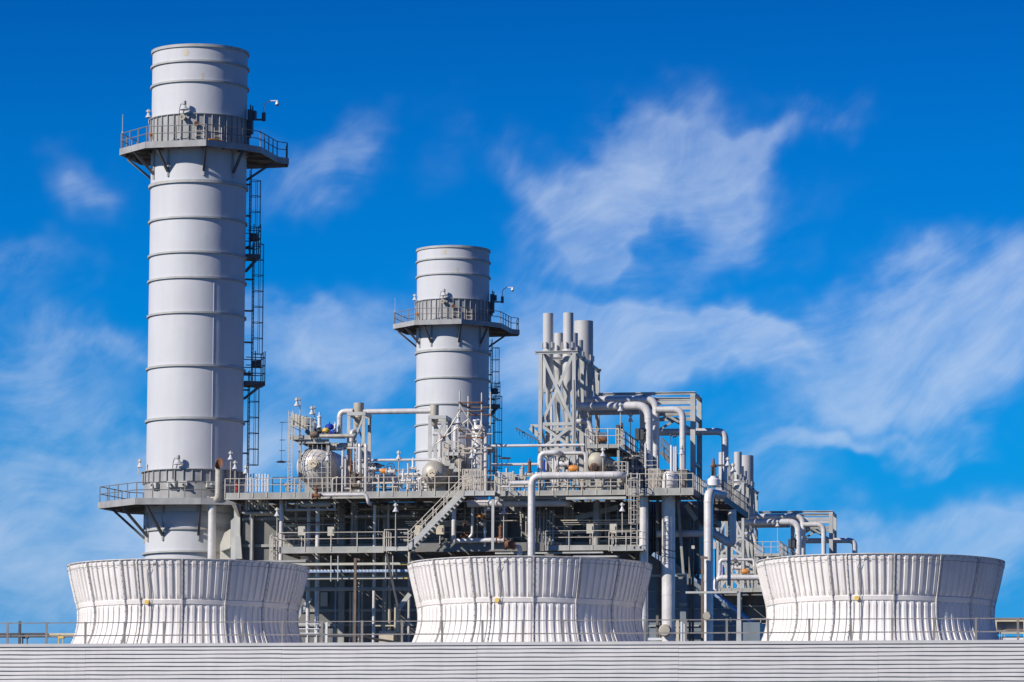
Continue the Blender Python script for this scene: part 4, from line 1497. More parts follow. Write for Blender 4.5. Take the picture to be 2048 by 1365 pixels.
vert = [(684.5, 915, 984, 1.9, 'alu', 'pale slim upright pipe hard by the big drum'), (690.5, 919, 984, 1.8, 'alu', 'pale slim upright pipe with a bent top by the big drum'),
        (701, 900, 985, 2.0, 'rust', 'rust red upright pipe among the drum pipes'), (707, 886, 985, 1.1, 'alu', 'wire thin upright pipe just past the rust red one'),
        (712, 884, 985, 1.1, 'alu', 'second wire thin upright pipe past the rust red one'), (718.5, 889, 985, 3.0, 'alu', 'stout upright silver pipe amid the drum pipes'),
        (731, 890, 985, 3.2, 'alu', 'stoutest upright silver pipe at the outer end of the drum pipes')]
for (x, y0, y1, r, m, lab) in vert:
    pts = [(x, y1, 277.6), (x, y0, 277.6)]
    if r > 2.5: pts.append((x - 7, y0 - 5, 278.5))
    pipe(lab, pts, r, m, 10, 1.8, 1.0 if r > 1.5 else 0)
pipe('horizontal pipe carrying an orange valve between the two drums', [(735, 941, 278.3), (780, 941, 278.3), (792, 944, 279)], 3.4, 'alu', 12, None, .8)
pipe('fat shaded pipe with rounded end low between the two drums', [(730, 958, 279.5), (790, 957, 279.5), (797, 968, 279.5), (797, 984, 279.5)], 8, 'drum', 18, 1.4, 1.0)
pipe('small silver pipe clipped to the front of the upper walkway', [(640, 990.5, 274.4), (733, 990, 274.4), (737, 1007, 274.4), (741, 1022, 275.2)], 3.4, 'alu', 14, 2.2, .9)
c0 = snap([(596, 1009, 276.0), (666, 1009, 276.0)])
b = MB().tube(c0[0] + Vector((.3, 0, 0)), c0[1] - Vector((.3, 0, 0)), 6.2 * mpp(276), n=20)
rr = 6.2 * mpp(276)
for e, s in ((c0[0] + Vector((.3, 0, 0)), -1), (c0[1] - Vector((.3, 0, 0)), 1)):
    b.lathe([(rr * math.cos(a), s * rr * .9 * math.sin(a)) for a in [PI / 2 * i / 6 for i in range(7)]], e, 20, 'x')
t = thing('blowdown_vessel', 'small horizontal vessel with rounded ends slung below the upper walkway', 'vessel', (c0[0] + c0[1]) / 2)
b.build('shell', 'dirty', t)
b = MB()
pxbox(b, 570, 671, 1018, 1021, 275.9, 276.5); pxbox(b, 570, 573, 1003, 1018, 275.9, 276.1); pxbox(b, 593, 595, 1004, 1018, 275.9, 276.1)
pxbox(b, 667, 671, 1003, 1018, 275.9, 276.1)
b.build('cradle', 'lsteel', t)
# bank of eight white vent tubes
t = thing('vent_tube_bank', 'row of slim white vent tubes beside the chimney with a matching bundle under the deck', 'pipe bank', at(515, 985, 276.5))
for i in range(8):
    x = 495 + i * 5.9
    a, c = at(x, 984, 276.5), at(x, 947.5 + (i % 2) * 1.2, 276.5)
    b = MB().tube((a.x, 276.5, a.z), (a.x, 276.5, c.z), .05, n=8)
    b.tube((a.x, 276.5, c.z - .45), (a.x, 276.5, c.z - .38), .075, n=8).tube((a.x, 276.5, a.z + .35), (a.x, 276.5, a.z + .42), .075, n=8)
    b.build('vent_tube', 'white', t)
    x = 493 + i * 6
    a, c = at(x, 998, 277), at(x, 1022, 277)
    MB().sweep([(a.x, 277, a.z), (a.x, 277, c.z + .2), (a.x + .06, 277.2, c.z), (a.x + .3, 278, c.z - .2)], .085, 8).build('lower_tube', 'dirty', t)
b = MB()
pxbox(b, 484, 545, 1024, 1027, 276.6, 277.6)
b.build('tube_tray', 'steel', t)
p = at(505, 1030, 277)
tag(MB().tube((p.x, 277, 0), (p.x, 277, p.z), 3.2 * mpp(277), n=12).build('support_pole', 'steel'), 'lone pale pole standing beside the chimney junction', 'pole')
# horn of the chimney side vent
v = 282.9
w = snap([(423, 1130, v), (423, 1003, v), (437, 990, v - .3), (437, 940, v - .3)])
t = thing('vent_pipe', 'silver vent pipe with slanted rusty open mouth in front of the tall chimney', 'vent pipe', (w[0].x, v, 0))
r_ = 7.2 * mpp(v)
MB().tube((w[0].x, v, 0), (w[0].x, v, at(423, 1012, v).z), 8 * mpp(v), n=18).build('lower_pipe', 'alu', t)
b = MB().pipe([at(416, 1000, v + .2), w[2], w[3]], r_, 18, r_ * 2, .7)
b.build('upper_pipe', 'dirty', t)
top = w[3]
vs, fs = [], []
n = 24
for i in range(n):
    a = 2 * PI * i / n
    vs.append(top + Vector((r_ * math.cos(a), r_ * math.sin(a), 0)))
for i in range(n):
    a = 2 * PI * i / n
    vs.append(top + Vector((r_ * 1.12 * math.cos(a), r_ * 1.15 * math.sin(a), .42 + .42 * math.sin(a))))
for i in range(n):
    a = 2 * PI * i / n
    vs.append(top + Vector((r_ * .98 * math.cos(a), r_ * .98 * math.sin(a), .40 + .42 * math.sin(a))))
for i in range(n):
    a = 2 * PI * i / n
    vs.append(top + Vector((r_ * .9 * math.cos(a), r_ * .9 * math.sin(a), -.2)))
for k in range(3):
    for i in range(n): fs.append((k * n + i, k * n + (i + 1) % n, (k + 1) * n + (i + 1) % n, (k + 1) * n + i))
MB().add(vs[:2 * n], fs[:n]).build('mouth', 'alu', t)
fs2 = [tuple(x - n for x in q) for q in fs[n:]]
MB().add(vs[n:], fs2 + [tuple(range(2 * n, 3 * n))]).build('mouth_lining', 'rust', t)


# ------------------------------------------------------------------ valves
def valve(label, x, y, v, s, bm='rust', am='orange', kind='actuator', rear=None, stem=.5, group='valves on the boiler pipes'):
    c = at(x, y, v)
    t = thing('valve', label, 'valve', c, group, rear)
    b = MB().lathe([(.001, -.5 * s), (.32 * s, -.5 * s), (.32 * s, -.38 * s), (.2 * s, -.36 * s), (.26 * s, 0), (.2 * s, .36 * s), (.32 * s, .38 * s), (.32 * s, .5 * s), (.001, .5 * s)], c, 16, 'x')
    b.tube(c, c + Vector((0, 0, stem * s)), .12 * s, n=10)
    b.build('body', bm, t)
    q = c + Vector((0, 0, stem * s))
    if kind == 'actuator':
        MB().lathe([(.001, -.1 * s), (.3 * s, -.08 * s), (.5 * s, .05 * s), (.5 * s, .3 * s), (.33 * s, .5 * s), (.001, .55 * s)], q, 18).build('actuator', am, t)
        MB().tube(q + Vector((0, 0, .5 * s)), q + Vector((0, 0, .75 * s)), .07 * s, n=8).build('stem', 'dark', t)
    elif kind == 'wheel':
        b = MB().torus(q, .42 * s, .045 * s, 'y', 20, 6)
        for i in range(3):
            w_ = PI * i / 3
            d = Vector((math.cos(w_), 0, math.sin(w_))) * .42 * s
            b.tube(q - d, q + d, .03 * s, n=5)
        b.build('handwheel', am, t)
        MB().tube(q - Vector((0, .3 * s, 0)), q + Vector((0, .15 * s, 0)), .07 * s, n=8).build('stem', 'dark', t)
    elif kind == 'safety':
        MB().lathe([(.001, 0), (.3 * s, 0), (.3 * s, .12 * s), (.2 * s, .2 * s), (.2 * s, 1.1 * s), (.26 * s, 1.14 * s), (.26 * s, 1.25 * s), (.1 * s, 1.35 * s), (.08 * s, 1.7 * s), (.001, 1.72 * s)], q, 16).build('bonnet', am, t)
    elif kind == 'barrel':
        b = MB().lathe([(.001, -.6 * s), (.35 * s, -.55 * s), (.45 * s, -.3 * s), (.45 * s, .3 * s), (.35 * s, .55 * s), (.001, .6 * s)], q, 18, 'x')
        b.build('actuator', am, t)
        MB().tube(q + Vector((.1 * s, 0, .3 * s)), q + Vector((.1 * s, 0, .65 * s)), .08 * s, n=8).build('stem', 'dark', t)
    return t


valve('orange barrel valve on the pipe between the two larger drums', 768, 944, 277.7, .42, 'alu', 'orange', 'barrel', stem=.1)
valve('orange barrel valve beside the tan drum, below the narrow pipe', 1147, 944, 277, .55, 'dirty', 'orange', 'barrel', 'orange barrel valve near the tan drum of the rear boiler', stem=.35)
valve('small orange valve on the riser under the stair head landing', 963.5, 1040, 275, .5, 'brown', 'orange', 'actuator', stem=.3)
valve('tan coated valve just below the small orange one under the stair', 965, 1049, 275.1, .4, 'brown', 'tan', 'barrel', stem=.1)
valve('yellow round actuator on top of the largest drum', 652, 868, 277.4, .5, 'dark', 'yellow', 'actuator', stem=.25)
valve('royal blue motor valve standing beside the yellow actuator', 659, 866, 278.2, .6, 'blue', 'blue', 'actuator', stem=.45)
valve('dark safety valve with pale tall bonnet on the largest drum', 638.5, 863, 277.8, .6, 'black', 'white', 'safety', stem=.4)
valve('rust red valve hanging at the front of the upper walkway', 632.5, 992, 274.2, .55, 'rust', 'rust', 'safety', stem=-.4)
valve('dark brown safety valve at deck level by the slim drum pipes', 710, 972, 276.4, .6, 'brown', 'brown', 'safety', stem=.1)
valve('handwheel valve on the pipe with the orange barrel between drums', 781, 944, 277.4, .6, 'alu', 'dark', 'wheel', stem=.55)
valve('handwheel valve low in front of the wrapped slender vent near the second drum', 816, 962, 276.8, .45, 'alu', 'brown', 'wheel', stem=.5)
valve('handwheel valve at the white pipe loop beside the lattice tower foot', 1126, 928, 277.3, .8, 'alu', 'dark', 'wheel', 'handwheel valve at the rear white pipe loop', stem=.2)
valve('dark many armed valve to the side of the tan drum', 1220, 932, 276.6, .5, 'dark', 'dark', 'wheel', stem=.25)
valve('big rusty gate valve on the low silver pipe before the middle fan stack', 1020, 1093, 274.4, .6, 'rust', 'rust', 'barrel', stem=.2)
valve('small rusty valve standing behind the big rusty gate valve', 1001, 1081, 275.2, .6, 'rust', 'rust', 'safety', stem=.2)
valve('slender rusty valve on the low pipe below the stair', 929, 1072, 275.4, .5, 'rust', 'rust', 'safety', stem=.3)
valve('small tan valve box near the pipe end behind the elbow', 1059, 950, 276.4, .55, 'tan', 'rust', 'safety', stem=.3)
# rusty safety valve at the corner of the receding walkway
t = thing('safety_valve', 'tall rusty spring safety valve with red spindle beyond the corner walkway', 'valve', at(1427, 975, 276))
c = at(1427, 0, 276); c = at(1427, 975, 276)
z = lambda y: at(1427, y, 276).z
MB().lathe([(.001, z(972)), (.42, z(972)), (.42, z(960)), (.3, z(957)), (.3, z(953)), (.001, z(953))], Vector((c.x, 276, 0)), 16).build('body', 'white', t)
b = MB()
for i in range(4):
    w_ = PI / 4 + PI / 2 * i
    b.beam((c.x + .17 * math.cos(w_), 276 + .17 * math.sin(w_), z(953)), (c.x + .17 * math.cos(w_), 276 + .17 * math.sin(w_), z(934)), .06, .06)
b.build('yoke', 'brown', t)
MB().tube((c.x, 276, z(953)), (c.x, 276, z(936)), .07, n=8).build('spring', 'dark', t)
MB().lathe([(.2, z(935)), (.22, z(933)), (.15, z(930)), (.09, z(927)), (.07, z(918)), (.001, z(917))], Vector((c.x, 276, 0)), 14).build('cap', 'rust', t)
MB().beam((c.x + .1, 276, z(931.5)), (c.x + .7, 276, z(931.5)), .1, .12).build('lever', 'dark', t)
c = at(1430, 967, 275.6)
pipe('short silver stub under the rusty safety valve', [(1430, 985, 275.7), (1444, 978, 275.7)], 7, 'alu', 16, None, 0)

# ------------------------------------------------------------------ vessel and scaffold by the stair head
v = 279.0
c = at(957, 905, v)
t = thing('flash_vessel', 'upright silver vessel with domed top inside the scaffold', 'vessel', (c.x, v, at(957, 985, v).z))
r_ = 14 * mpp(v)
zt, zb = at(957, 858, v).z, at(957, 985, v).z
MB().lathe([(.001, zt + r_ * .55)] + [(r_ * math.sin(a), zt + r_ * .55 * math.cos(a)) for a in [PI / 2 * i / 8 for i in range(1, 9)]] + [(r_, zb)], Vector((c.x, v, 0)), 28).build('shell', 'alu', t)
q = at(951, 846, v)
b = MB().lathe([(.001, .2), (.18, .2), (.18, .1), (.1, .08), (.1, -.5)], q, 12)
b.sweep([q + Vector((.1, 0, .2)), q + Vector((.35, 0, .2)), q + Vector((.35, 0, -.15))], .05, 6)
b.build('top_vent', 'white', t)
pipe('silver pipe bend coming down at the outer side of the scaffold', [(950, 862, 278.2), (972, 866, 278.2), (972.5, 985, 278.2)], 4, 'alu', 14, 2.0, .9)
pipe('silver pipe looping over above the small grey balcony', [(910, 905, 279), (910, 852, 279), (928, 848, 279.4)], 4.1, 'alu', 14, 2.2, .9)
pipe('silver pipe stepping down from the second canister frame', [(866, 868, 278.6), (880.5, 863, 278.6), (880.5, 914, 278.6)], 3.7, 'alu', 14, 2.0, .9)
pipe('shaded pipe stub with a yellow band under the scaffold', [(930, 899, 279), (960, 902, 279), (985, 915, 280)], 4.5, 'dirty', 12, None, .5)
for i, (x, y0) in enumerate(((933, 868), (939, 866), (946, 905), (981, 905), (987, 900), (993, 896))):
    pipe('slim %s upright tube %s the scaffold' % (('pale', 'silver', 'grey', 'thin', 'weathered', 'outermost')[i], ('inside', 'in the middle of', 'low in', 'just outside', 'a little outside', 'well outside')[i]), [(x, y0, 279.8 + .1 * i), (x, 984, 279.8 + .1 * i)], 1.4 + .3 * (i % 2), 'alu' if i % 2 else 'dirty', 8, None, 0)
t = thing('scaffold', 'rusty tube scaffold in front of the shorter chimney', 'scaffold', at(948, 985, 278))
sx = [(919.5, 783, 277.2), (936.5, 793, 279.6), (963.5, 786, 277.2), (981, 784, 279.6)]
for (x, y, v) in sx:
    a, c = at(x, y, v), at(x, 985, v)
    MB().tube((a.x, v, c.z), (a.x, v, a.z), .05, n=7).build('standard', 'rail', t)
for (x0, x1, y, v, m) in ((917, 965, 806, 277.1, 'rust'), (934, 984, 815.5, 279.7, 'brown'), (921, 966, 822.5, 277.1, 'brown'), (934, 983, 830.5, 279.7, 'rust'), (916, 966, 861, 277.1, 'brown'), (918, 985, 869, 277.3, 'rail'), (917, 966, 876, 277.1, 'rust'), (917, 984, 898, 277.2, 'rail'), (917, 966, 907, 277.1, 'rail')):
    a, c = at(x0, y, v), at(x1, y, v)
    MB().tube((a.x, v, a.z), (c.x, v, a.z), .045, n=7).build('ledger', m, t)
for (x, y) in ((919.5, 806), (963.5, 861), (981, 830.5), (936.5, 822), (919.5, 861)):
    a = at(x, y, 277)
    MB().tube((a.x, 277.0, a.z), (a.x, 279.9, a.z), .045, n=7).build('transom', 'brown', t)
for (x0, y0, x1, y1, v) in ((886, 877, 921, 821, 277.0), (872, 888, 936, 840, 277.05), (919, 808, 950, 860, 277.05), (935, 856, 964, 889, 277.0), (965, 850, 942, 900, 277.0)):
    MB().tube(at(x0, y0, v), at(x1, y1, v), .042, n=7).build('brace', 'rail', t)
b = MB()
for (x, y, v) in ((919.5, 806, 277.1), (963.5, 806, 277.1), (963.5, 822, 277.1), (919.5, 822, 277.1), (981, 830, 279.6), (936.5, 815, 279.6), (963.5, 876, 277.1), (887, 875, 277), (919.5, 861, 277.1)):
    b.ball(at(x, y, v), .1, 8)
b.build('coupler', 'rust', t)
# stepped pale panels catching sun below the balcony
b = MB()
for i in range(3):
    pxbox(b, 889 + i * 9, 900 + i * 9, 921 + i * 6, 932 + i * 6, 278.0 + .02 * i, 278.3)
o = b.build('drain_hopper', 'lsteel'); tag(o, 'stepped pale hopper panels under the small grey balcony', 'hopper')
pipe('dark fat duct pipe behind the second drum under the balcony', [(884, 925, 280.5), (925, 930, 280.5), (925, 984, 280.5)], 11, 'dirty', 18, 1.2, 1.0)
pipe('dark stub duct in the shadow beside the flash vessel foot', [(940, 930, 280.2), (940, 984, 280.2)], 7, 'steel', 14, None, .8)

# beige panels
for i in range(5):
    b = MB()
    x = 582.5 + i * 6.4
    v = 277.6 + i * .5
    pxbox(b, x, x + 5.8, 826.5 + i * 2, 851 + i * 2.2, v, v + .14)
    o = b.build('panel', 'beige')
    tag(o, ('first', 'second', 'third', 'fourth', 'fifth')[i] + ' beige panel counted from the lamp mast above the largest drum', 'panel', 'beige panels above the largest drum')
# lattice mast with wire
t = thing('cable_mast', 'thin ladder-like mast beside the largest drum with a drooping wire', 'mast', at(579.5, 984, 276.8))
a, c = at(579.5, 984, 276.8), at(579.5, 822, 276.8)
b = MB()
for s in (-.13, .13): b.beam((a.x + s, 276.8, a.z), (a.x + s, 276.8, c.z), .05, .05)
for i in range(24): b.beam((a.x - .13, 276.8, a.z + (c.z - a.z) * i / 24), (a.x + .13, 276.8, a.z + (c.z - a.z) * (i + .6) / 24), .03, .03)
b.build('mast', 'rail', t)
b = MB()
p, q = at(564, 845, 276.8), at(562.5, 924, 276.8)
b.beam(p, (a.x, 276.8, p.z), .03, .03).tube(p, q, .018, n=5)
for k in (.0, .45, .72):
    z = p.z + (q.z - p.z) * k
    b.beam((p.x - .15, 276.8, z), (p.x + .22, 276.8, z), .06, .05)
b.lathe([(.001, .1), (.35, 0), (.3, -.05), (.001, -.05)], Vector(q), 12)
b.beam(Vector(q), (a.x, 276.8, q.z), .04, .04)
b.build('wire', 'dark', t)

# ------------------------------------------------------------------ floodlights
FL = [(594, 799, 871, 277.2, -.22, 'pole floodlight standing above the beige panels', None),
      (624, 816, 872, 278.6, -.2, 'pole floodlight behind the pale safety valve bonnet', None),
      (655.5, 908, 984, 276.2, 0, 'floodlight on a pole directly in front of the largest drum', None),
      (797.5, 905, 985, 275.3, 0, 'pole floodlight standing alone against the sky between the drums', None),
      (461.5, 906, 986, 275.3, 0, 'tall pole floodlight at the deck corner beside the slanted vent mouth', None),
      (470.5, 925, 986, 276.5, 0, 'shorter pole floodlight next to the tall one by the chimney', None),
      (492, 934, 984, 277.5, 0, 'shaded floodlight in the corner between chimney ladder and vent tubes', None),
      (791.5, 1010, 1092, 272.8, 0, 'floodlight on the pole at the stair foot landing', None),
      (554.5, 1019, 1092, 275, 0, 'floodlight below the deck at the near end of the middle walkway', None),
      (944, 903, 984, 275, 0, 'floodlight on a pole before the scaffold base', None),
      (916.5, 833, 866, 277.0, 0, 'floodlight clamped high on the scaffold', None),
      (1206, 899, 970, 275.3, 0, 'floodlight hanging just before the tan drum', 'floodlight hanging before the rear tan drum'),
      (1241, 809, 888, 283.5, 0, 'floodlight in front of the fat steam pipes', 'floodlight in front of the rear fat steam pipes'),
      (1261, 830, 880, 285.5, 0, 'shaded floodlight beneath the fat steam pipes', None),
      (1244.5, 1009, 1070, 274, 0, 'floodlight under the big horizontal pipe beside the ladder', None),
      (1007.5, 1014, 1083, 274.3, 0, 'floodlight on a thin pole past the stair column', None),
      (1363.5, 895, 975, 274.4, 0, 'floodlight in front of the hooked steam pipe', None),
      (1456, 918, 992, 277.5, 0, 'higher of the paired floodlights on the receding walkway', None),
      (1466, 930, 996, 278.2, 0, 'lower of the paired floodlights on the receding walkway', None)]
for (x, y, yb, v, s, lab, rear) in FL:
    p = at(x, yb, v)
    q = at(x, y, v)
    floodlight(lab, (q.x - s * RGT.x * 1.0, v, p.z), q.z - p.z, s, None, rear)

# ------------------------------------------------------------------ beige cabinets, extinguisher, standpipes
for (x0, x1, y0, y1, v, m, lab) in ((596, 610, 1053, 1071, 275.5, 'beige', 'beige cabinet at the caged end of the middle walkway'), (655, 668, 1054, 1072, 275.6, 'beige', 'beige cabinet second along the middle walkway'),
                                  (1173, 1187, 1048, 1067, 275.2, 'beige', 'beige cabinet next to the turned down pipe'), (1219.5, 1233, 1048, 1067, 275.2, 'beige', 'beige cabinet just before the small balcony'),
                                  (872, 887, 1051, 1069, 275.4, 'sand', 'sand coloured cabinet below the middle of the stair'), (830, 844, 1051, 1070, 275.7, 'sand', 'sand coloured cabinet behind the foot of the stair'),
                                  (1060, 1066, 1124, 1130, 275, 'beige', 'tiny beige box')):
    if lab == 'tiny beige box': continue
    t = thing('cabinet', lab, 'cabinet', at((x0 + x1) / 2, y1, v), 'beige cabinets on the middle walkway')
    b = MB(); pxbox(b, x0, x1, y0, y1, v, v + .4); b.build('box', m, t)
    b = MB(); pxbox(b, x1 - 3, x1 - 2, y0 + 5, y1 - 5, v - .04, v - .001); b.build('latch', 'dark', t)
    b = MB(); pxbox(b, (x0 + x1) / 2 - .8, (x0 + x1) / 2 + .8, y1, 1094, v + .1, v + .2); b.build('stand', 'rail', t)
p = at(472.5, 984, 275.6)
t = thing('fire_extinguisher', 'small red fire extinguisher on the upper walkway by the vent tubes', 'fire extinguisher', p)
MB().lathe([(.001, 0), (.1, 0), (.1, .42), (.05, .5), (.03, .58), (.001, .58)], p, 12).build('cylinder', 'red', t)
MB().beam(p + Vector((-.08, 0, .6)), p + Vector((.08, 0, .62)), .05, .06).build('handle', 'black', t)
for i, (x, y0, y1, r) in enumerate(((1342.5, 891, 944, 2.3), (1348.5, 894, 944, 1.6), (1352.3, 893, 944, 1.4), (1291, 888, 936, 2.0))):
    lab = ('thickest white standpipe on the corner walkway', 'middle white standpipe on the corner walkway', 'thin white standpipe with a dark tip on the corner walkway', 'white standpipe against the first fat vertical pipe')[i]
    w = snap([(x, y1, 276.4), (x, y0, 276.4)])
    t = thing('standpipe', lab, 'standpipe', w[0], 'white standpipes')
    MB().tube(w[0], w[1], r * mpp(276), n=12).build('pipe', 'white', t)
    MB().sweep([w[1], w[1] + Vector((-.05, 0, .35)), w[1] + Vector((-.04, 0, .6))], .02, 5).ball(w[1] + Vector((-.04, 0, .68)), .09, 8).build('aerial', 'dark', t)
# small cages and racks on the corner deck
def tube_rack(label, x0, x1, y0, y1, v, nx, nz, m='rail', d=.6):
    b = MB()
    xa, xb = at(x0, (y0 + y1) / 2, v).x, at(x1, (y0 + y1) / 2, v).x
    za, zb = at(x0, y1, v).z, at(x0, y0, v).z
    for vv in (v, v + d):
        for i in range(nx): x = xa + (xb - xa) * i / (nx - 1); b.beam((x, vv, za), (x, vv, zb), .05, .05)
        for i in range(nz): z = za + (zb - za) * i / (nz - 1); b.beam((xa, vv + .03, z), (xb, vv + .03, z), .045, .045)
    for x in (xa, xb):
        for z in (za, zb): b.beam((x, v, z - .01), (x, v + d, z - .01), .045, .045)
    o = b.build('tube_rack', m)
    return tag(o, label, 'rack')


tube_rack('square tube rack standing behind the corner walkway railing', 1297, 1318, 938, 976, 275.2, 5, 5)
tube_rack('tangle of instrument tubing beside the dark armed valve', 1228, 1252, 924, 948, 277.4, 4, 4)
tube_rack('low tube rack at the foot of the scaffold', 925, 962, 939, 982, 275.9, 8, 4)
tube_rack('instrument tube rack next to the stair head', 1000, 1026, 946, 981, 276.8, 6, 4)
tube_rack('thin tube rack under the first canister frame', 700, 716, 930, 984, 278.2, 4, 5)
tube_rack('tall tube frame atop the platform of the tan drum', 1232, 1245, 859, 889, 278.5, 4, 4)
tube_rack('instrument rack on the platform of the tan drum', 1186, 1212, 866, 889, 280, 5, 3, 'drail')
b = MB(); pxbox(b, 1232, 1238, 850, 889, 279, 279.5); pxbox(b, 1241, 1245, 846, 880, 279.4, 279.7)
tag(b.build('dark_stand', 'dark'), 'dark upright stand on the tan drum platform', 'stand')
for i, (x, y0, y1) in enumerate(((744.5, 930, 984), (815.7, 928, 984), (1041, 940, 981), (1013, 938, 981), (1026.5, 944, 981))):
    lab = ('slender upright vent beyond the drum pipes', 'slender wrapped vent between the two drums', 'slender vent just before the white loop', 'slender vent past the stair head rack', 'short slender vent before the white loop')[i]
    pipe(lab, [(x, y1, 277.9), (x, y0, 277.9)], 1.8, 'alu', 8, None, .8, 'vent')
dr_ = random.Random(21)
b = MB()
for (xa, xb, y0, y1, n_) in ((668, 735, 905, 984, 12), (735, 862, 938, 984, 30), (885, 1000, 925, 984, 20), (992, 1075, 942, 980, 14), (1082, 1240, 940, 980, 34), (1215, 1300, 900, 978, 16), (560, 600, 950, 984, 5)):
    for i in range(n_):
        x = dr_.uniform(xa, xb); v_ = dr_.uniform(277.6, 283)
        w = snap([(x, y1, v_), (x, dr_.uniform(y0, y0 + (y1 - y0) * .75), v_)])
        if dr_.random() < .5: w.append(w[1] + Vector((dr_.choice((-1, 1)) * dr_.uniform(.2, 1.1), dr_.uniform(-.3, .6), 0)))
        b.pipe(w, dr_.choice((.025, .03, .04, .055)), 6, .1)
        if dr_.random() < .45:
            q = w[0] + (w[1] - w[0]) * dr_.uniform(.4, 1)
            b.ball(q, dr_.uniform(.08, .14), 7)
    for i in range(n_ // 3):
        x = dr_.uniform(xa, xb - 15); y = dr_.uniform(y0 + 8, y1 - 4); v_ = dr_.uniform(277.6, 283)
        w = snap([(x, y, v_), (min(xb, x + dr_.uniform(14, 50)), y, v_)])
        b.tube(w[0], w[1], dr_.choice((.025, .04, .06)), n=6)
tag(b.build('instrument_tubing', 'dirty'), 'small risers and instrument tubing crowding the upper walkway between the drums', 'tubing', None, 'stuff')
# shelter roof panel and small details on the deck between drums
b = MB(); pxbox(b, 735, 756, 926, 933, 279.8, 281); tag(b.build('junction_box', 'dark'), 'dark flat box among the pipes past the first drum', 'box')
b = MB(); pxbox(b, 800, 812, 978, 984, 277, 278); tag(b.build('blue_drip_tray', 'sky_blue'), 'pale blue tray on the deck between the drums', 'tray')

for (x0, x1, y0, y1, v, m, lab) in ((1246, 1294, 906, 986, 284.2, 'dsteel', 'added dark filler box between the tan drum and the first fat vertical pipe'), (1298, 1374, 941, 986, 283.6, 'dsteel', 'low added filler box behind the tube rack and standpipes'), (1218, 1262, 955, 986, 283, 'dsteel', 'low added filler block below the tan drum')):  # dark boxes added to fill gaps where sky showed behind the drum
    t = thing('infill', lab, 'infill', at((x0 + x1) / 2, y1, v))
    b = MB(); pxbox(b, x0, x1, y0, y1, v, v + 4); b.build('shell', m, t)
    b = MB(); pxbox(b, x0 - 1, x1 + 1, y0 - 1.5, y0 - .1, v - .05, v + 4.1); b.build('roof', 'steel', t)
    for k in range(3):
        xx = x0 + (x1 - x0) * (k + .5) / 3
        b = MB(); pxbox(b, xx - .7, xx + .7, y0, y1, v - .08, v - .002); b.build('rib', 'steel', t)
deck_runs = [([(735, 967, 277.9), (848, 966, 277.9)], 2.4, 'alu', 'low silver pipe along the deck between the two drums'),
    ([(735, 975, 277.3), (800, 975, 277.3), (806, 984, 277.3)], 1.8, 'dirty', 'low tan pipe along the deck, dipping beside the blue tray'),
    ([(800, 950, 278.6), (838, 950, 278.6), (844, 960, 278.6), (844, 984, 278.6)], 3.6, 'alu', 'silver pipe bending down just before the second drum'),
    ([(757, 984, 277), (757, 951, 277)], 1.6, 'alu', 'slim riser in the middle of the pipes between drums'),
    ([(768, 984, 277.2), (768, 948, 277.2)], 2.0, 'dirty', 'slim riser directly under the orange valve between drums'),
    ([(826, 984, 277.4), (826, 944, 277.4)], 1.4, 'alu', 'slim riser a little before the second drum'),
    ([(838, 984, 277), (838, 958, 277), (846, 955, 277)], 1.6, 'alu', 'hooked riser touching the second drum'),
    ([(740, 932, 279.4), (768, 932, 279.4)], 1.7, 'steel', 'shaded thin pipe above the orange valve between drums'),
    ([(665, 984, 276.9), (665, 958, 276.9), (676, 955, 276.9)], 2.2, 'dirty', 'hooked pipe at the foot of the largest drum'),
    ([(690, 978, 276.6), (728, 978, 276.6)], 2.2, 'dirty', 'low cross pipe tying the drum pipes together'),
    ([(672, 897, 278.2), (686, 902, 278.2), (686, 930, 278.2)], 3.0, 'alu', 'silver bend off the top of the largest drum'),
    ([(640, 876, 279.2), (690, 868, 279.6)], 1.2, 'dark', 'thin dark line behind the yellow actuator'),
    ([(694, 897, 277.9), (715, 893, 277.9), (722, 900, 277.9), (722, 985, 277.9)], 1.9, 'alu', 'slim hooked pipe among the drum pipes'),
    ([(738, 985, 278.6), (738, 905, 278.6), (730, 898, 278.8)], 3.4, 'alu', 'silver riser curving over to the drum pipes'),
    ([(1010, 952, 278.2), (1066, 951, 278.2)], 1.5, 'dirty', 'thin tan pipe behind the pipe end at the elbow'),
    ([(1000, 974, 276.2), (1060, 974, 276.2)], 2.0, 'alu', 'low silver pipe just above the walkway past the stair head'),
    ([(1085, 955, 276.6), (1180, 955, 276.6)], 2.2, 'alu', 'silver pipe just above the long fat pipe'),
    ([(1090, 975, 275.8), (1240, 975, 275.8)], 2.4, 'dirty', 'stained pipe just below the long fat pipe'),
    ([(1098, 925, 278.6), (1140, 925, 278.6), (1144, 940, 278.6)], 1.6, 'alu', 'thin pipe inside the white loop above the orange valve'),
    ([(1130, 950, 277.9), (1130, 912, 277.9)], 1.5, 'dirty', 'thin riser by the handwheel at the white loop'),
    ([(1155, 935, 278.2), (1155, 908, 278.2), (1168, 908, 278.6)], 1.6, 'alu', 'thin hooked riser above the orange valve by the tan drum'),
    ([(1256, 985, 275), (1256, 925, 275)], 1.5, 'dirty', 'lone upright post pipe before the caged ladder'),
    ([(1103, 880, 284.5), (1104, 812, 284.5)], 2.2, 'alu', 'upright pipe inside the lattice tower front'),
    ([(1082, 785, 286), (1112, 800, 284.8), (1128, 820, 284.8)], 3.2, 'steel', 'slanting pipe inside the lattice tower'),
    ([(1100, 845, 288), (1100, 890, 288)], 4.0, 'tan', 'stout tan pipe low inside the lattice tower'),
    ([(1098, 870, 285), (1122, 872, 285)], 4.2, 'tan', 'tan flanged drum lying low inside the lattice tower')]
for (ps, r, m, lab) in deck_runs: pipe(lab, ps, r, m, 10, 1.8, .8)
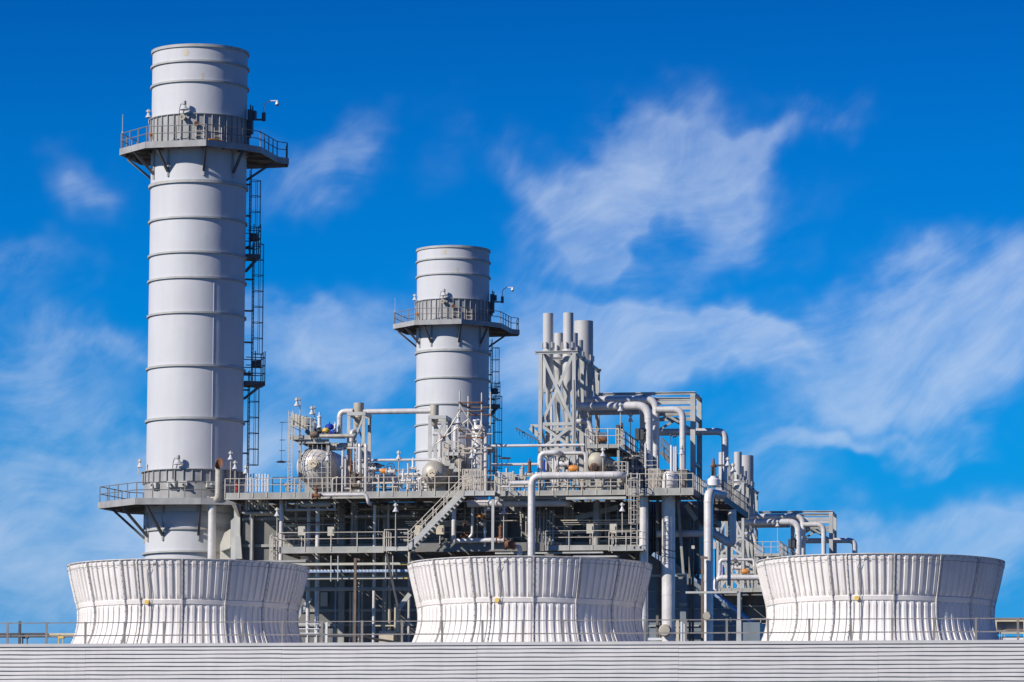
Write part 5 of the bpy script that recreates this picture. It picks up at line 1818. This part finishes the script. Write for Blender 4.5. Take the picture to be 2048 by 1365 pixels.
for (x, y, v, s, bm, am, k, st, lab) in ((745, 938, 277.6, .45, 'alu', 'dark', 'wheel', .4, 'small dark handwheel at the outer end of the drum pipes'), (716, 958, 276.6, .5, 'brown', 'brown', 'barrel', .2, 'brown barrel valve low among the drum pipes'),
        (826, 938, 277.3, .4, 'alu', 'white', 'safety', .2, 'pale slim safety valve before the second drum'), (806, 962, 277, .4, 'alu', 'white', 'safety', .3, 'pale squat safety valve near the blue tray'),
        (1045, 957, 276.9, .5, 'dirty', 'dirty', 'safety', .2, 'tan safety valve next to the elbow of the long fat pipe'), (1112, 950, 276.8, .45, 'alu', 'tan', 'actuator', .3, 'tan actuator below the white loop'),
        (1137, 936, 277.4, .5, 'dark', 'dark', 'barrel', .3, 'dark barrel valve over the orange one by the tan drum'), (628, 872, 277.2, .45, 'black', 'brown', 'barrel', .2, 'black valve cluster at the start of the tan drum top pipe'),
        (670, 868, 279.4, .4, 'dark', 'white', 'safety', .3, 'slender white relief valve past the blue motor'), (1205, 884, 279.4, .5, 'dark', 'rust', 'barrel', .3, 'rusty valve on the platform over the tan drum')):
    valve(lab, x, y, v, s, bm, am, k, stem=st)
t = thing('far_railing', 'thin railing along the far edge of the boiler roof', 'railing', at(900, 985, 291))
railing(t, [at(545, 984, 291.5), at(1060, 979, 291.5)], 1.0, 1.2, 'rail', .026)
# dish shaped lamp cap on a thin stem
p = at(1010, 916, 280)
tag(MB().lathe([(.001, .05), (.42, .0), (.4, -.06), (.001, -.06)], p, 16).tube((p.x + .2, 280, at(1016, 984, 280).z), (p.x + .2, 280, p.z - .05), .03, n=6).build('flat_cap_post', 'steel'), 'thin post with a flat round cap past the scaffold', 'post')
# chain of drooping small fittings beside the tower
a_, c_ = at(1031, 856, 281.5), at(1079, 883, 281.5)
b = MB().beam(a_, c_, .06, .09)
for i in range(9):
    q = a_ + (c_ - a_) * (i + .5) / 9
    b.tube(q, q - Vector((0, 0, .25 + .12 * (i % 3))), .018, n=4)
tag(b.build('cable_boom', 'brace'), 'dark sloping cable arm with dangling wires beside the lattice tower', 'cable arm')
tag(MB().sweep([at(1148, 760, 282), at(1149, 830, 282), at(1147.5, 900, 282)], .035, 5).build('tower_conduit', 'dark'), 'thin dark conduit clipped up the lattice tower edge', 'conduit')

# ------------------------------------------------------------------ pipes under the upper walkway
under = [([(618, 1003, 278.5), (618, 1290, 278.5)], 3.9, 'alu', 'upright silver pipe behind the first beige cabinet'),
         ([(636, 1010, 277.6), (636, 1290, 277.6)], 4.6, 'alu', 'upright white pipe behind the cable trays'),
         ([(563, 1003, 276.6), (563, 1290, 276.6)], 4.2, 'alu', 'upright pipe at the near end of the middle walkway'),
         ([(749.5, 1012, 277.5), (749.5, 1290, 277.5)], 3.2, 'alu', 'upright pipe with bands before the stair landing'),
         ([(780, 1106, 279), (780, 1290, 279)], 3.0, 'tan', 'upright tan pipe beyond the dark slanted brace'),
         ([(819, 1090, 278.2), (819, 1290, 278.2)], 2.9, 'dirty', 'upright pale pipe touching the flank of the middle fan stack'),
         ([(908, 1010, 276.6), (908, 1085, 276.6), (916, 1094, 275.2), (1008, 1093.5, 275.2)], 4.7, 'alu', 'silver pipe dropping under the stair and running to the rusty gate valve'),
         ([(1028, 1093.5, 274.8), (1040, 1094, 274.8), (1041, 1130, 274.8)], 4.6, 'alu', 'silver elbow past the rusty gate valve'),
         ([(945, 1018, 277), (945, 1070, 277), (936, 1077, 277)], 2.9, 'alu', 'thin pipe bending under the stair head landing'),
         ([(982, 1020, 275.4), (970, 1020, 275.4), (970, 1092, 275.4)], 2.2, 'alu', 'thin pale riser carrying the small orange valve'),
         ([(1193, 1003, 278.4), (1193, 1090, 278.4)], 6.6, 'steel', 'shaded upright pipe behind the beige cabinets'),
         ([(994, 945, 275), (999, 945, 275), (999.5, 1004, 275)], 1.9, 'alu', 'thin white drop pipe past the stair head')]
for (ps, r, m, lab) in under: pipe(lab, ps, r, m, 12, 2.0, .9)
for i in range(5): pipe('%s of the thin tubes bunched behind the middle walkway' % ('first', 'second', 'third', 'fourth', 'last')[i], [(703 + i * 2.8, 1003, 278.6 + .1 * i), (703 + i * 2.8, 1090, 278.6 + .1 * i)], .75, 'lsteel', 6, None, 0, 'tube', 'thin tubes behind the middle walkway')
for i in range(6):
    x = 1075 + i * 6.3
    pipe('%s narrow shaded tube behind the turned down pipe' % ('first', 'second', 'third', 'fourth', 'fifth', 'sixth')[i], [(x, 1020, 279.6), (x, 1090, 279.6)], 1.0 + (i % 3) * .5, 'tray' if i % 2 else 'dirty', 6, None, 0, 'tube', 'narrow tubes behind the turned down pipe')
for i, (x0, x1, y, v, m, lab) in enumerate(((568, 700, 1046, 277, 'rust', 'upper pinkish conduit above the beige cabinets'), (568, 672, 1050, 277.1, 'dirty', 'lower tan conduit above the beige cabinets'),
                                         (810, 936, 1043.5, 277.4, 'sand', 'highest pale conduit behind the stair'), (812, 940, 1047, 277.5, 'sand', 'middle pale conduit behind the stair'), (816, 944, 1051, 277.6, 'sand', 'lowest pale conduit behind the stair'),
                                         (1122, 1280, 1041.5, 276.4, 'sand', 'upper tan conduit above the boxes by the ladder'), (1126, 1280, 1046, 276.5, 'dirty', 'middle tan conduit above the boxes by the ladder'), (1130, 1280, 1049.5, 276.6, 'sand', 'lower tan conduit above the boxes by the ladder'),
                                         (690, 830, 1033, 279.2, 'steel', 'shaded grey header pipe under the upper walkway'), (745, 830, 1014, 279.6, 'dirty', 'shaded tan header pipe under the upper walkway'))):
    pipe(lab, [(x0, y, v), (x1, y, v)], 1.1 if i < 8 else 3, m, 8, None, 0, 'conduit')
# dark cluttered brackets in the shade under the upper deck
rng = random.Random(5)
b = MB()
for i in range(60):
    x = rng.uniform(560, 980); y = rng.uniform(1000, 1030)
    w_, h_ = rng.uniform(2, 9), rng.uniform(1, 4)
    pxbox(b, x, x + w_, y, y + h_, 278 + rng.uniform(0, 2.5), 280.6)
tag(b.build('hanger_brackets', 'steel'), 'pipe hangers and small brackets in the shade under the upper deck', 'brackets', None, 'stuff')
b = MB()
for i in range(46):
    x = rng.uniform(560, 1275)
    if 820 < x < 900 and i % 2: continue
    v_ = rng.uniform(278.6, 281.0)
    w = snap([(x, rng.uniform(1000, 1012), v_), (x, rng.uniform(1050, 1092), v_)])
    if rng.random() < .45: w.append(w[1] + Vector((rng.choice((-1, 1)) * rng.uniform(.3, 2.2), 0, 0)))
    b.pipe(w, rng.choice((.03, .04, .05, .09)), 6, .15)
for i in range(30):
    x = rng.uniform(560, 1200); y = rng.uniform(1012, 1088); v_ = rng.uniform(279, 281)
    w = snap([(x, y, v_), (x + rng.uniform(30, 110), y, v_)])
    b.tube(w[0], w[1], rng.choice((.03, .04, .06)), n=6)
tag(b.build('instrument_tubing', 'dirty'), 'tangle of thin tubing in the shade between the two walkway levels', 'tubing', None, 'stuff')
# diagonal plate brace
p0, p1 = at(1020, 1010, 280), at(1060, 1040, 280)
tag(MB().beam(p0, p1, .15, .35).build('plate_brace', 'steel'), 'slanting plate under the pipe behind the stair column', 'brace')
p0, p1 = at(1150, 1038, 279.5), at(1236, 1015, 279.5)
tag(MB().beam(p0, p1, .15, .35).build('plate_brace', 'steel'), 'slanting shaded plate above the boxes by the ladder', 'brace')

# ------------------------------------------------------------------ between the first and middle fan stacks
for (y0, y1, m, v, lab, cat) in ((1126, 1130.5, 'beige', 273.8, 'top pale cable tray between the first two fan stacks', 'cable tray'), (1140, 1145, 'tray', 273.2, 'bluish ribbed cable tray, middle one of three', 'cable tray'), (1153.5, 1158.5, 'beige', 273.6, 'bottom tan cable tray with yellow mark', 'cable tray')):
    t = thing('cable_tray', lab, cat, at(715, y1, v), 'cable trays')
    b = MB(); pxbox(b, 575, 850, y0, y1, v, v + .05); b.box((at(575, y1, v).x, v + .051, at(715, y1, v).z), (at(850, y1, v).x, v + .6, at(715, y1, v).z + .03))
    b.build('side_rail', m, t)
    if m == 'tray':
        b = MB()
        for i in range(34):
            p = at(600 + i * 7, y0, v)
            b.beam((p.x, v - .01, p.z + .01), (p.x + .12, v - .01, p.z - .1), .04, .05)
        b.build('rung', 'white', t)
    else:
        b = MB(); pxbox(b, 806 if y0 > 1140 else 800, 814, y0 + .5, y1 - .5, v - .02, v - .002); b.build('yellow_mark', 'yellow', t)
pipe('long violet grey pipe crossing between the first two fan stacks', [(598, 1179, 274.6), (852, 1178.5, 274.6)], 3.8, 'steel', 14, None, 1.5)
p = at(711, 1117, 271.6)
t = thing('rusty_post', 'rust brown square post with a short arm before the cable trays', 'post', (p.x, 271.6, 0))
MB().box((p.x - .085, 271.5, 0), (p.x + .085, 271.68, p.z)).build('post', 'brown', t)
MB().beam((p.x, 271.59, p.z - .06), (p.x + .3, 271.59, p.z - .1), .12, .12).build('arm', 'brown', t)
p0, p1 = at(773, 1108, 272.4), at(796, 1214, 272.4)
tag(MB().beam(p0, p1, .14, .2).build('slant_brace', 'dark'), 'dark slanted brace beneath the stair foot landing', 'brace')
for (x, lab) in ((662, 'pale tray hanger next to the first fan stack'), (676, 'pale tray hanger just before the rusty post'), (771.5, 'pale tray hanger behind the dark slanted brace'), (785.5, 'pale tray hanger past the dark slanted brace')):
    p = at(x, 1112, 273); q = at(x, 1163, 273)
    tag(MB().beam((p.x, 273, q.z), (p.x, 273, p.z), .06, .06).build('tray_hanger', 'lsteel'), lab, 'hanger', 'tray hangers')
for (x0, y0, x1, y1, lab) in ((588, 1246, 621, 1196, 'pale diagonal brace behind the flank of the first fan stack'), (797, 1218, 820, 1188, 'pale diagonal brace meeting the foot of the dark slanted brace')):
    tag(MB().beam(at(x0, y0, 277), at(x1, y1, 277), .12, .3).build('diagonal_brace', 'lsteel'), lab, 'brace')
for (x, r, m, lab, y0) in ((701, 1.8, 'tan', 'thin tan pole in front of the wide column', 1185), (706.5, 2, 'sand', 'thin sand coloured pole touching the rusty post', 1185), (719, 2.4, 'steel', 'thin grey pole past the rusty post', 1120), (672, 1.6, 'tray', 'thin bluish pole before the wide column', 1118), (725, 1.3, 'lsteel', 'thinnest pale pole past the rusty post', 1118), (811, 1.2, 'steel', 'thin grey pole near the middle fan stack', 1182)):
    p = at(x, y0, 279.6)
    tag(MB().tube((p.x, 279.6, 0), (p.x, 279.6, p.z), r * mpp(279.6), n=10).build('pole', m), lab, 'pole', 'thin poles before the boiler wall')
b = MB(); pxbox(b, 787.5, 798, 1208, 1440, 278.8, 279.2)
tag(b.build('sand_column', 'sand'), 'sand coloured column lit by the sun under the dark brace', 'column')
b = MB(); pxbox(b, 757, 786, 1262.5, 1440, 277.5, 279); tag(b.build('sand_box', 'sand'), 'sand coloured plinth beside the lit column', 'plinth')
b = MB(); pxbox(b, 744, 790, 1250.5, 1253, 278, 278.1); tag(b.build('handrail_bar', 'sand'), 'short sand coloured bar above the plinth', 'rail')
t = thing('low_railing', 'low white railing between the first fan stack and the cabinet posts', 'railing', at(612, 1268, 272))
for y in (1247.5, 1257, 1266): b = MB(); pxbox(b, 586, 638, y, y + 1.6, 272, 272.06); b.build('rail', 'white', t)
for x in (595, 614, 632): b = MB(); pxbox(b, x, x + 1.6, 1247.4, 1290, 272.07, 272.12); b.build('post', 'white', t)
t = thing('gate_post', 'pair of white gate posts with dark hinges between two fan stacks', 'gate', at(647, 1284, 270))
for x in (641, 650): b = MB(); pxbox(b, x, x + 4.3, 1245, 1400, 270, 270.15); b.build('post', 'white', t)
b = MB(); pxbox(b, 645.5, 649.5, 1246, 1400, 270.1, 270.16); b.build('leaf', 'beige', t)
b = MB(); pxbox(b, 646, 649, 1250, 1256, 270.02, 270.09); b.build('hinge', 'dark', t)
tag(MB().sweep([at(720, 1270, 214.5), at(732, 1274, 214.5), at(752, 1279, 214.5), at(780, 1283, 214.5), at(800, 1286, 214.5)], .06, 8).build('black_hose', 'black'), 'black hose drooping behind the guard rail between two fan stacks', 'hose')
b = MB(); pxbox(b, 641, 655, 1185, 1213, 281.3, 281.33)
tag(b.build('wall_sign', 'beige'), 'pale double panel fixed on the boiler wall between two fan stacks', 'panel')
b = MB(); pxbox(b, 490, 611, 1121, 1125, 274.2, 281.2)  # plate added only to cast shade on the boiler wall below
tag(b.build('shade_plate', 'steel'), 'added steel shade plate half hidden behind the rim of the first fan stack', 'shade_caster')
b = MB(); pxbox(b, 596, 720, 1268, 1274, 276, 276.4); tag(b.build('dark_beam', 'dark'), 'dark low beam crossing behind the guard rail and gate posts', 'beam')

# ------------------------------------------------------------------ inlet duct and steel behind the right hand risers
VD = 279.8
t = thing('inlet_duct', 'blue grey wedge shaped inlet duct sloping down beyond the thick vertical pipes', 'duct', at(1420, 1290, VD + 4))
poly = [(1296.5, 1420), (1296.5, 1112), (1340, 1118), (1386, 1157), (1518, 1259), (1518, 1420)]
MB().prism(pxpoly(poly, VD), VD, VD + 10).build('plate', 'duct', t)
a, c = at(1386, 1157, VD), at(1518, 1259, VD)
MB().beam(a + Vector((0, -.12, .02)), c + Vector((0, -.12, .02)), .2, .16).build('edge_rib', 'tray', t)
MB().beam(a + Vector((0, -.1, -.6)), c + Vector((0, -.1, -.6)), .14, .12).build('edge_rib', 'duct', t)
for y in (1183, 1218, 1252):
    x1 = 1386 + (y - 1157) * 1.29 - 6
    b = MB(); pxbox(b, 1297, x1, y - 1.2, y + 1.2, VD - .12, VD - .002); b.build('stiffener', 'steel', t)
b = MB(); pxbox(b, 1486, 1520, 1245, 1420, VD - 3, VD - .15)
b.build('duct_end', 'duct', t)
b = MB()
pxbox(b, 1296.5, 1372, 1149.5, 1153.5, 277.2, 277.5)
tag(b.build('cross_beam', 'steel'), 'grey beam crossing behind the thickest vertical pipe', 'beam')
t = thing('column', 'blue grey stepped column just past the thickest vertical pipe', 'column', at(1366, 1284, 277.8))
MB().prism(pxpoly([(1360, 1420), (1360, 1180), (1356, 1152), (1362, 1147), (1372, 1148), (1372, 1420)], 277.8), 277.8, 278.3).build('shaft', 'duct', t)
b = MB(); pxbox(b, 1359, 1373.5, 1206, 1212, 277.7, 277.79); b.build('splice_plate', 'steel', t)
for (x0, x1, y0, v, lab) in ((1377, 1381, 1010, 278.6, 'dark column nearer the stepped grey column'), (1383, 1387, 1010, 279, 'dark column farther from the stepped grey column'), (1393, 1398, 1040, 282, 'dark column in the shade behind the rusty pole'), (1312, 1317, 1000, 279.3, 'dark column hidden behind the thickest pipe')):
    b = MB(); pxbox(b, x0, x1, y0, 1430, v, v + .3); tag(b.build('dark_column', 'dsteel'), lab, 'column', 'dark columns beyond the risers')
tag(MB().beam(at(1355, 990, 278), at(1367, 1148, 278), .16, .26).build('slant_column', 'steel'), 'slightly slanted grey strut below the corner walkway', 'strut')
tag(MB().beam(at(1372, 1010, 278.3), at(1392, 1040, 278.3), .16, .3).build('knee_brace', 'steel'), 'grey knee brace under the corner walkway', 'brace')
p = at(1404.5, 1113, 272.4)
t = thing('rusty_post', 'thin rust brown post beside the hooked vertical pipe', 'post', (p.x, 272.4, 0))
MB().box((p.x - .07, 272.3, 0), (p.x + .07, 272.45, p.z)).build('post', 'brown', t)
MB().beam((p.x - .12, 272.37, p.z - .05), (p.x + .35, 272.37, p.z - .12), .12, .16).build('arm', 'brown', t)
for (x, r, y0, y1, v, m, lab) in ((1431.5, 1.3, 1095, 1178, 284, 'sky_blue', 'bright blue thin pole past the hooked pipe'),):
    w = snap([(x, y1, v), (x, y0, v)])
    tag(MB().tube(w[0], w[1], r * mpp(v), n=8).build('pole', m), lab, 'pole')
for (x0, x1, lab) in ((1383, 1389, 'small tan lamp box before the hooked pipe'), (1425.5, 1432, 'small tan lamp box past the hooked pipe')):
    b = MB(); pxbox(b, x0, x1, 1091.5, 1098, 275, 275.3); tag(b.build('lamp_box', 'beige'), lab, 'box', 'small tan lamp boxes')
t = thing('gantry', 'pale beam on a tapered footed post in front of the sloping duct', 'gantry', at(1478, 1284, 270))
b = MB(); pxbox(b, 1371, 1477, 1183, 1187, 270, 270.25); b.build('beam', 'lsteel', t)
b = MB(); pxbox(b, 1474.5, 1480.5, 1183, 1241, 270.0, 270.3); b.build('post', 'lsteel', t)
MB().prism(pxpoly([(1471, 1400), (1473, 1240), (1482, 1240), (1484, 1400)], 269.8), 269.8, 270.4).build('foot', 'lsteel', t)
b = MB(); pxbox(b, 1352, 1357.5, 1240, 1420, 271, 271.2); tag(b.build('cream_post', 'sand'), 'short cream post just past the wrapped stub', 'post')
b = MB(); pxbox(b, 1361, 1364, 1244, 1420, 271, 271.15); pxbox(b, 1367, 1370, 1248, 1420, 271, 271.15); tag(b.build('white_bollard', 'white'), 'twin white posts beyond the cream post', 'post')
b = MB(); pxbox(b, 1296, 1324, 1276, 1281, 268, 268.1); tag(b.build('white_bar', 'white'), 'small white bar low between the risers', 'bar')
tag(MB().beam(at(1306, 1108, 276), at(1326, 1121, 276), .3, .28).build('shade_beam', 'tray'), 'short pale blue sloping beam behind the thickest pipe', 'beam')
tag(MB().sweep([at(1429, 1030, 280), at(1429, 1062, 280)], .02, 5).ball(at(1429, 1060, 280), .12, 8).build('chain_hook', 'dark'), 'dark hook on a chain under the receding walkway', 'hook')
t = thing('transition_duct', 'dark shaded duct body under the corner walkway behind the thickest pipe', 'duct', at(1345, 1110, 283))
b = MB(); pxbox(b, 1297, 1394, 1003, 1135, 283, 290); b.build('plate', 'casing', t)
for x in (1301, 1306, 1311, 1322): b = MB(); pxbox(b, x, x + 1.6, 1004, 1110, 282.8, 282.99); b.build('rib', 'steel', t)
for y in (1030, 1075): b = MB(); pxbox(b, 1297, 1394, y, y + 4, 282.6, 282.79); b.build('stiffener', 'dsteel', t)
b = MB(); pxbox(b, 1394.5, 1424, 1003, 1044, 284, 289); b.build('end_box', 'dsteel', t)
# thin tracing cables on the thickest pipe
b = MB()
pr = 13.6 * mpp(275.4)
cx_ = at(1337, 1100, 275.4).x
def onpipe(a, y): return Vector((cx_ + pr * math.sin(a) * 1.03, 275.4 - pr * math.cos(a) * 1.03, at(1337, y, 275.4).z))
for y in (1101, 1115): b.sweep([onpipe(a, y + 3 * math.sin(a)) for a in [-1.4 + 2.8 * i / 10 for i in range(11)]], .02, 4)
b.sweep([onpipe(-.35, y) for y in (1044, 1060, 1075, 1101, 1130)], .02, 4)
b.sweep([onpipe(-.2 + .3 * math.sin(y), y) for y in (1048, 1062, 1070)], .02, 4)
tag(b.build('trace_cable', 'dark'), 'thin dark tracing cables wound on the thickest vertical pipe', 'cable')

# ------------------------------------------------------------------ far things beyond the ends of the cooling tower deck
t = thing('pipe_bridge', 'low dark duct on short stands at the far outer end of the deck', 'pipe bridge', at(70, 1284, 226))
b = MB(); pxbox(b, -60, 90, 1266.5, 1274, 226, 226.8); b.build('dark_duct', 'dark', t)
b = MB(); pxbox(b, 82, 175, 1266.8, 1273.5, 227, 227.8); b.build('pale_duct', 'sand', t)
t = thing('dark_post', 'dark thin post behind the guard rail at the outer end of the deck', 'post', at(39, 1290, 225))
b = MB(); pxbox(b, 36.5, 41, 1243, 1292, 225, 225.12); b.build('post', 'dark', t)
for (x, m, lab) in ((49, 'brown', 'brown little stand under the dark duct by the dark post'), (121, 'yellow', 'ochre little stand under the pale duct')):
    b = MB()
    pxbox(b, x - 5, x + 6, 1273, 1277, 225.2, 225.5); pxbox(b, x - 5, x - 3.4, 1277.1, 1292, 225.25, 225.35); pxbox(b, x + 4, x + 5.6, 1277.1, 1292, 225.25, 225.35); pxbox(b, x - 5, x - 2.5, 1269, 1272.9, 225.2, 225.4)
    tag(b.build('duct_stand', m), lab, 'stand', 'little duct stands')
t = thing('louvred_shed', 'cream industrial shed with dark roof edge beyond the last fan stack', 'shed', at(2030, 1284, 236))
v = 236
for (nm, x0, x1, y0, y1, dv, m) in (('roof', 1975, 2110, 1236.5, 1240, 0, 'brown'), ('eave', 1975, 2110, 1240.2, 1243.5, -.05, 'sand'), ('wall', 1976, 2109, 1243.6, 1262, .4, 'beige'), ('band', 1976, 2109, 1259, 1264, .2, 'brown'), ('lower_wall', 1976, 2109, 1264.2, 1268, .1, 'beige'), ('base_rail', 1976, 2109, 1273.5, 1275.5, .3, 'dark'), ('base_wall', 1976, 2109, 1276, 1320, .2, 'white')):
    b = MB(); pxbox(b, x0, x1, y0, y1, v + dv, v + dv + (4 if nm == 'roof' else .3 if 'rail' not in nm else .1)); b.build(nm, m, t)
for x in (1991, 2047): b = MB(); pxbox(b, x, x + 3, 1243.6, 1320, v - .1, v + .09); b.build('post', 'sand', t)
t = thing('low_railing', 'low pale picket rail in front of the cream shed', 'railing', at(2000, 1284, 231))
b = MB(); pxbox(b, 1984, 2012, 1261.5, 1263, 231, 231.05); b.build('rail', 'beige', t)
for x in (1992.5, 1999, 2003, 2009): b = MB(); pxbox(b, x, x + 1, 1263.1, 1300, 231.0, 231.05); b.build('post', 'beige', t)

# ------------------------------------------------------------------ the rear boiler unit: the same things one bay farther back
DVR = Vector((0, 96.4, 0))
index = {}
for o in bpy.data.objects:
    if o.parent: index.setdefault(o.parent.name, []).append(o)
for o, lab in REAR:
    c = copy_tree(o, None, DVR, index)
    c['label'] = lab
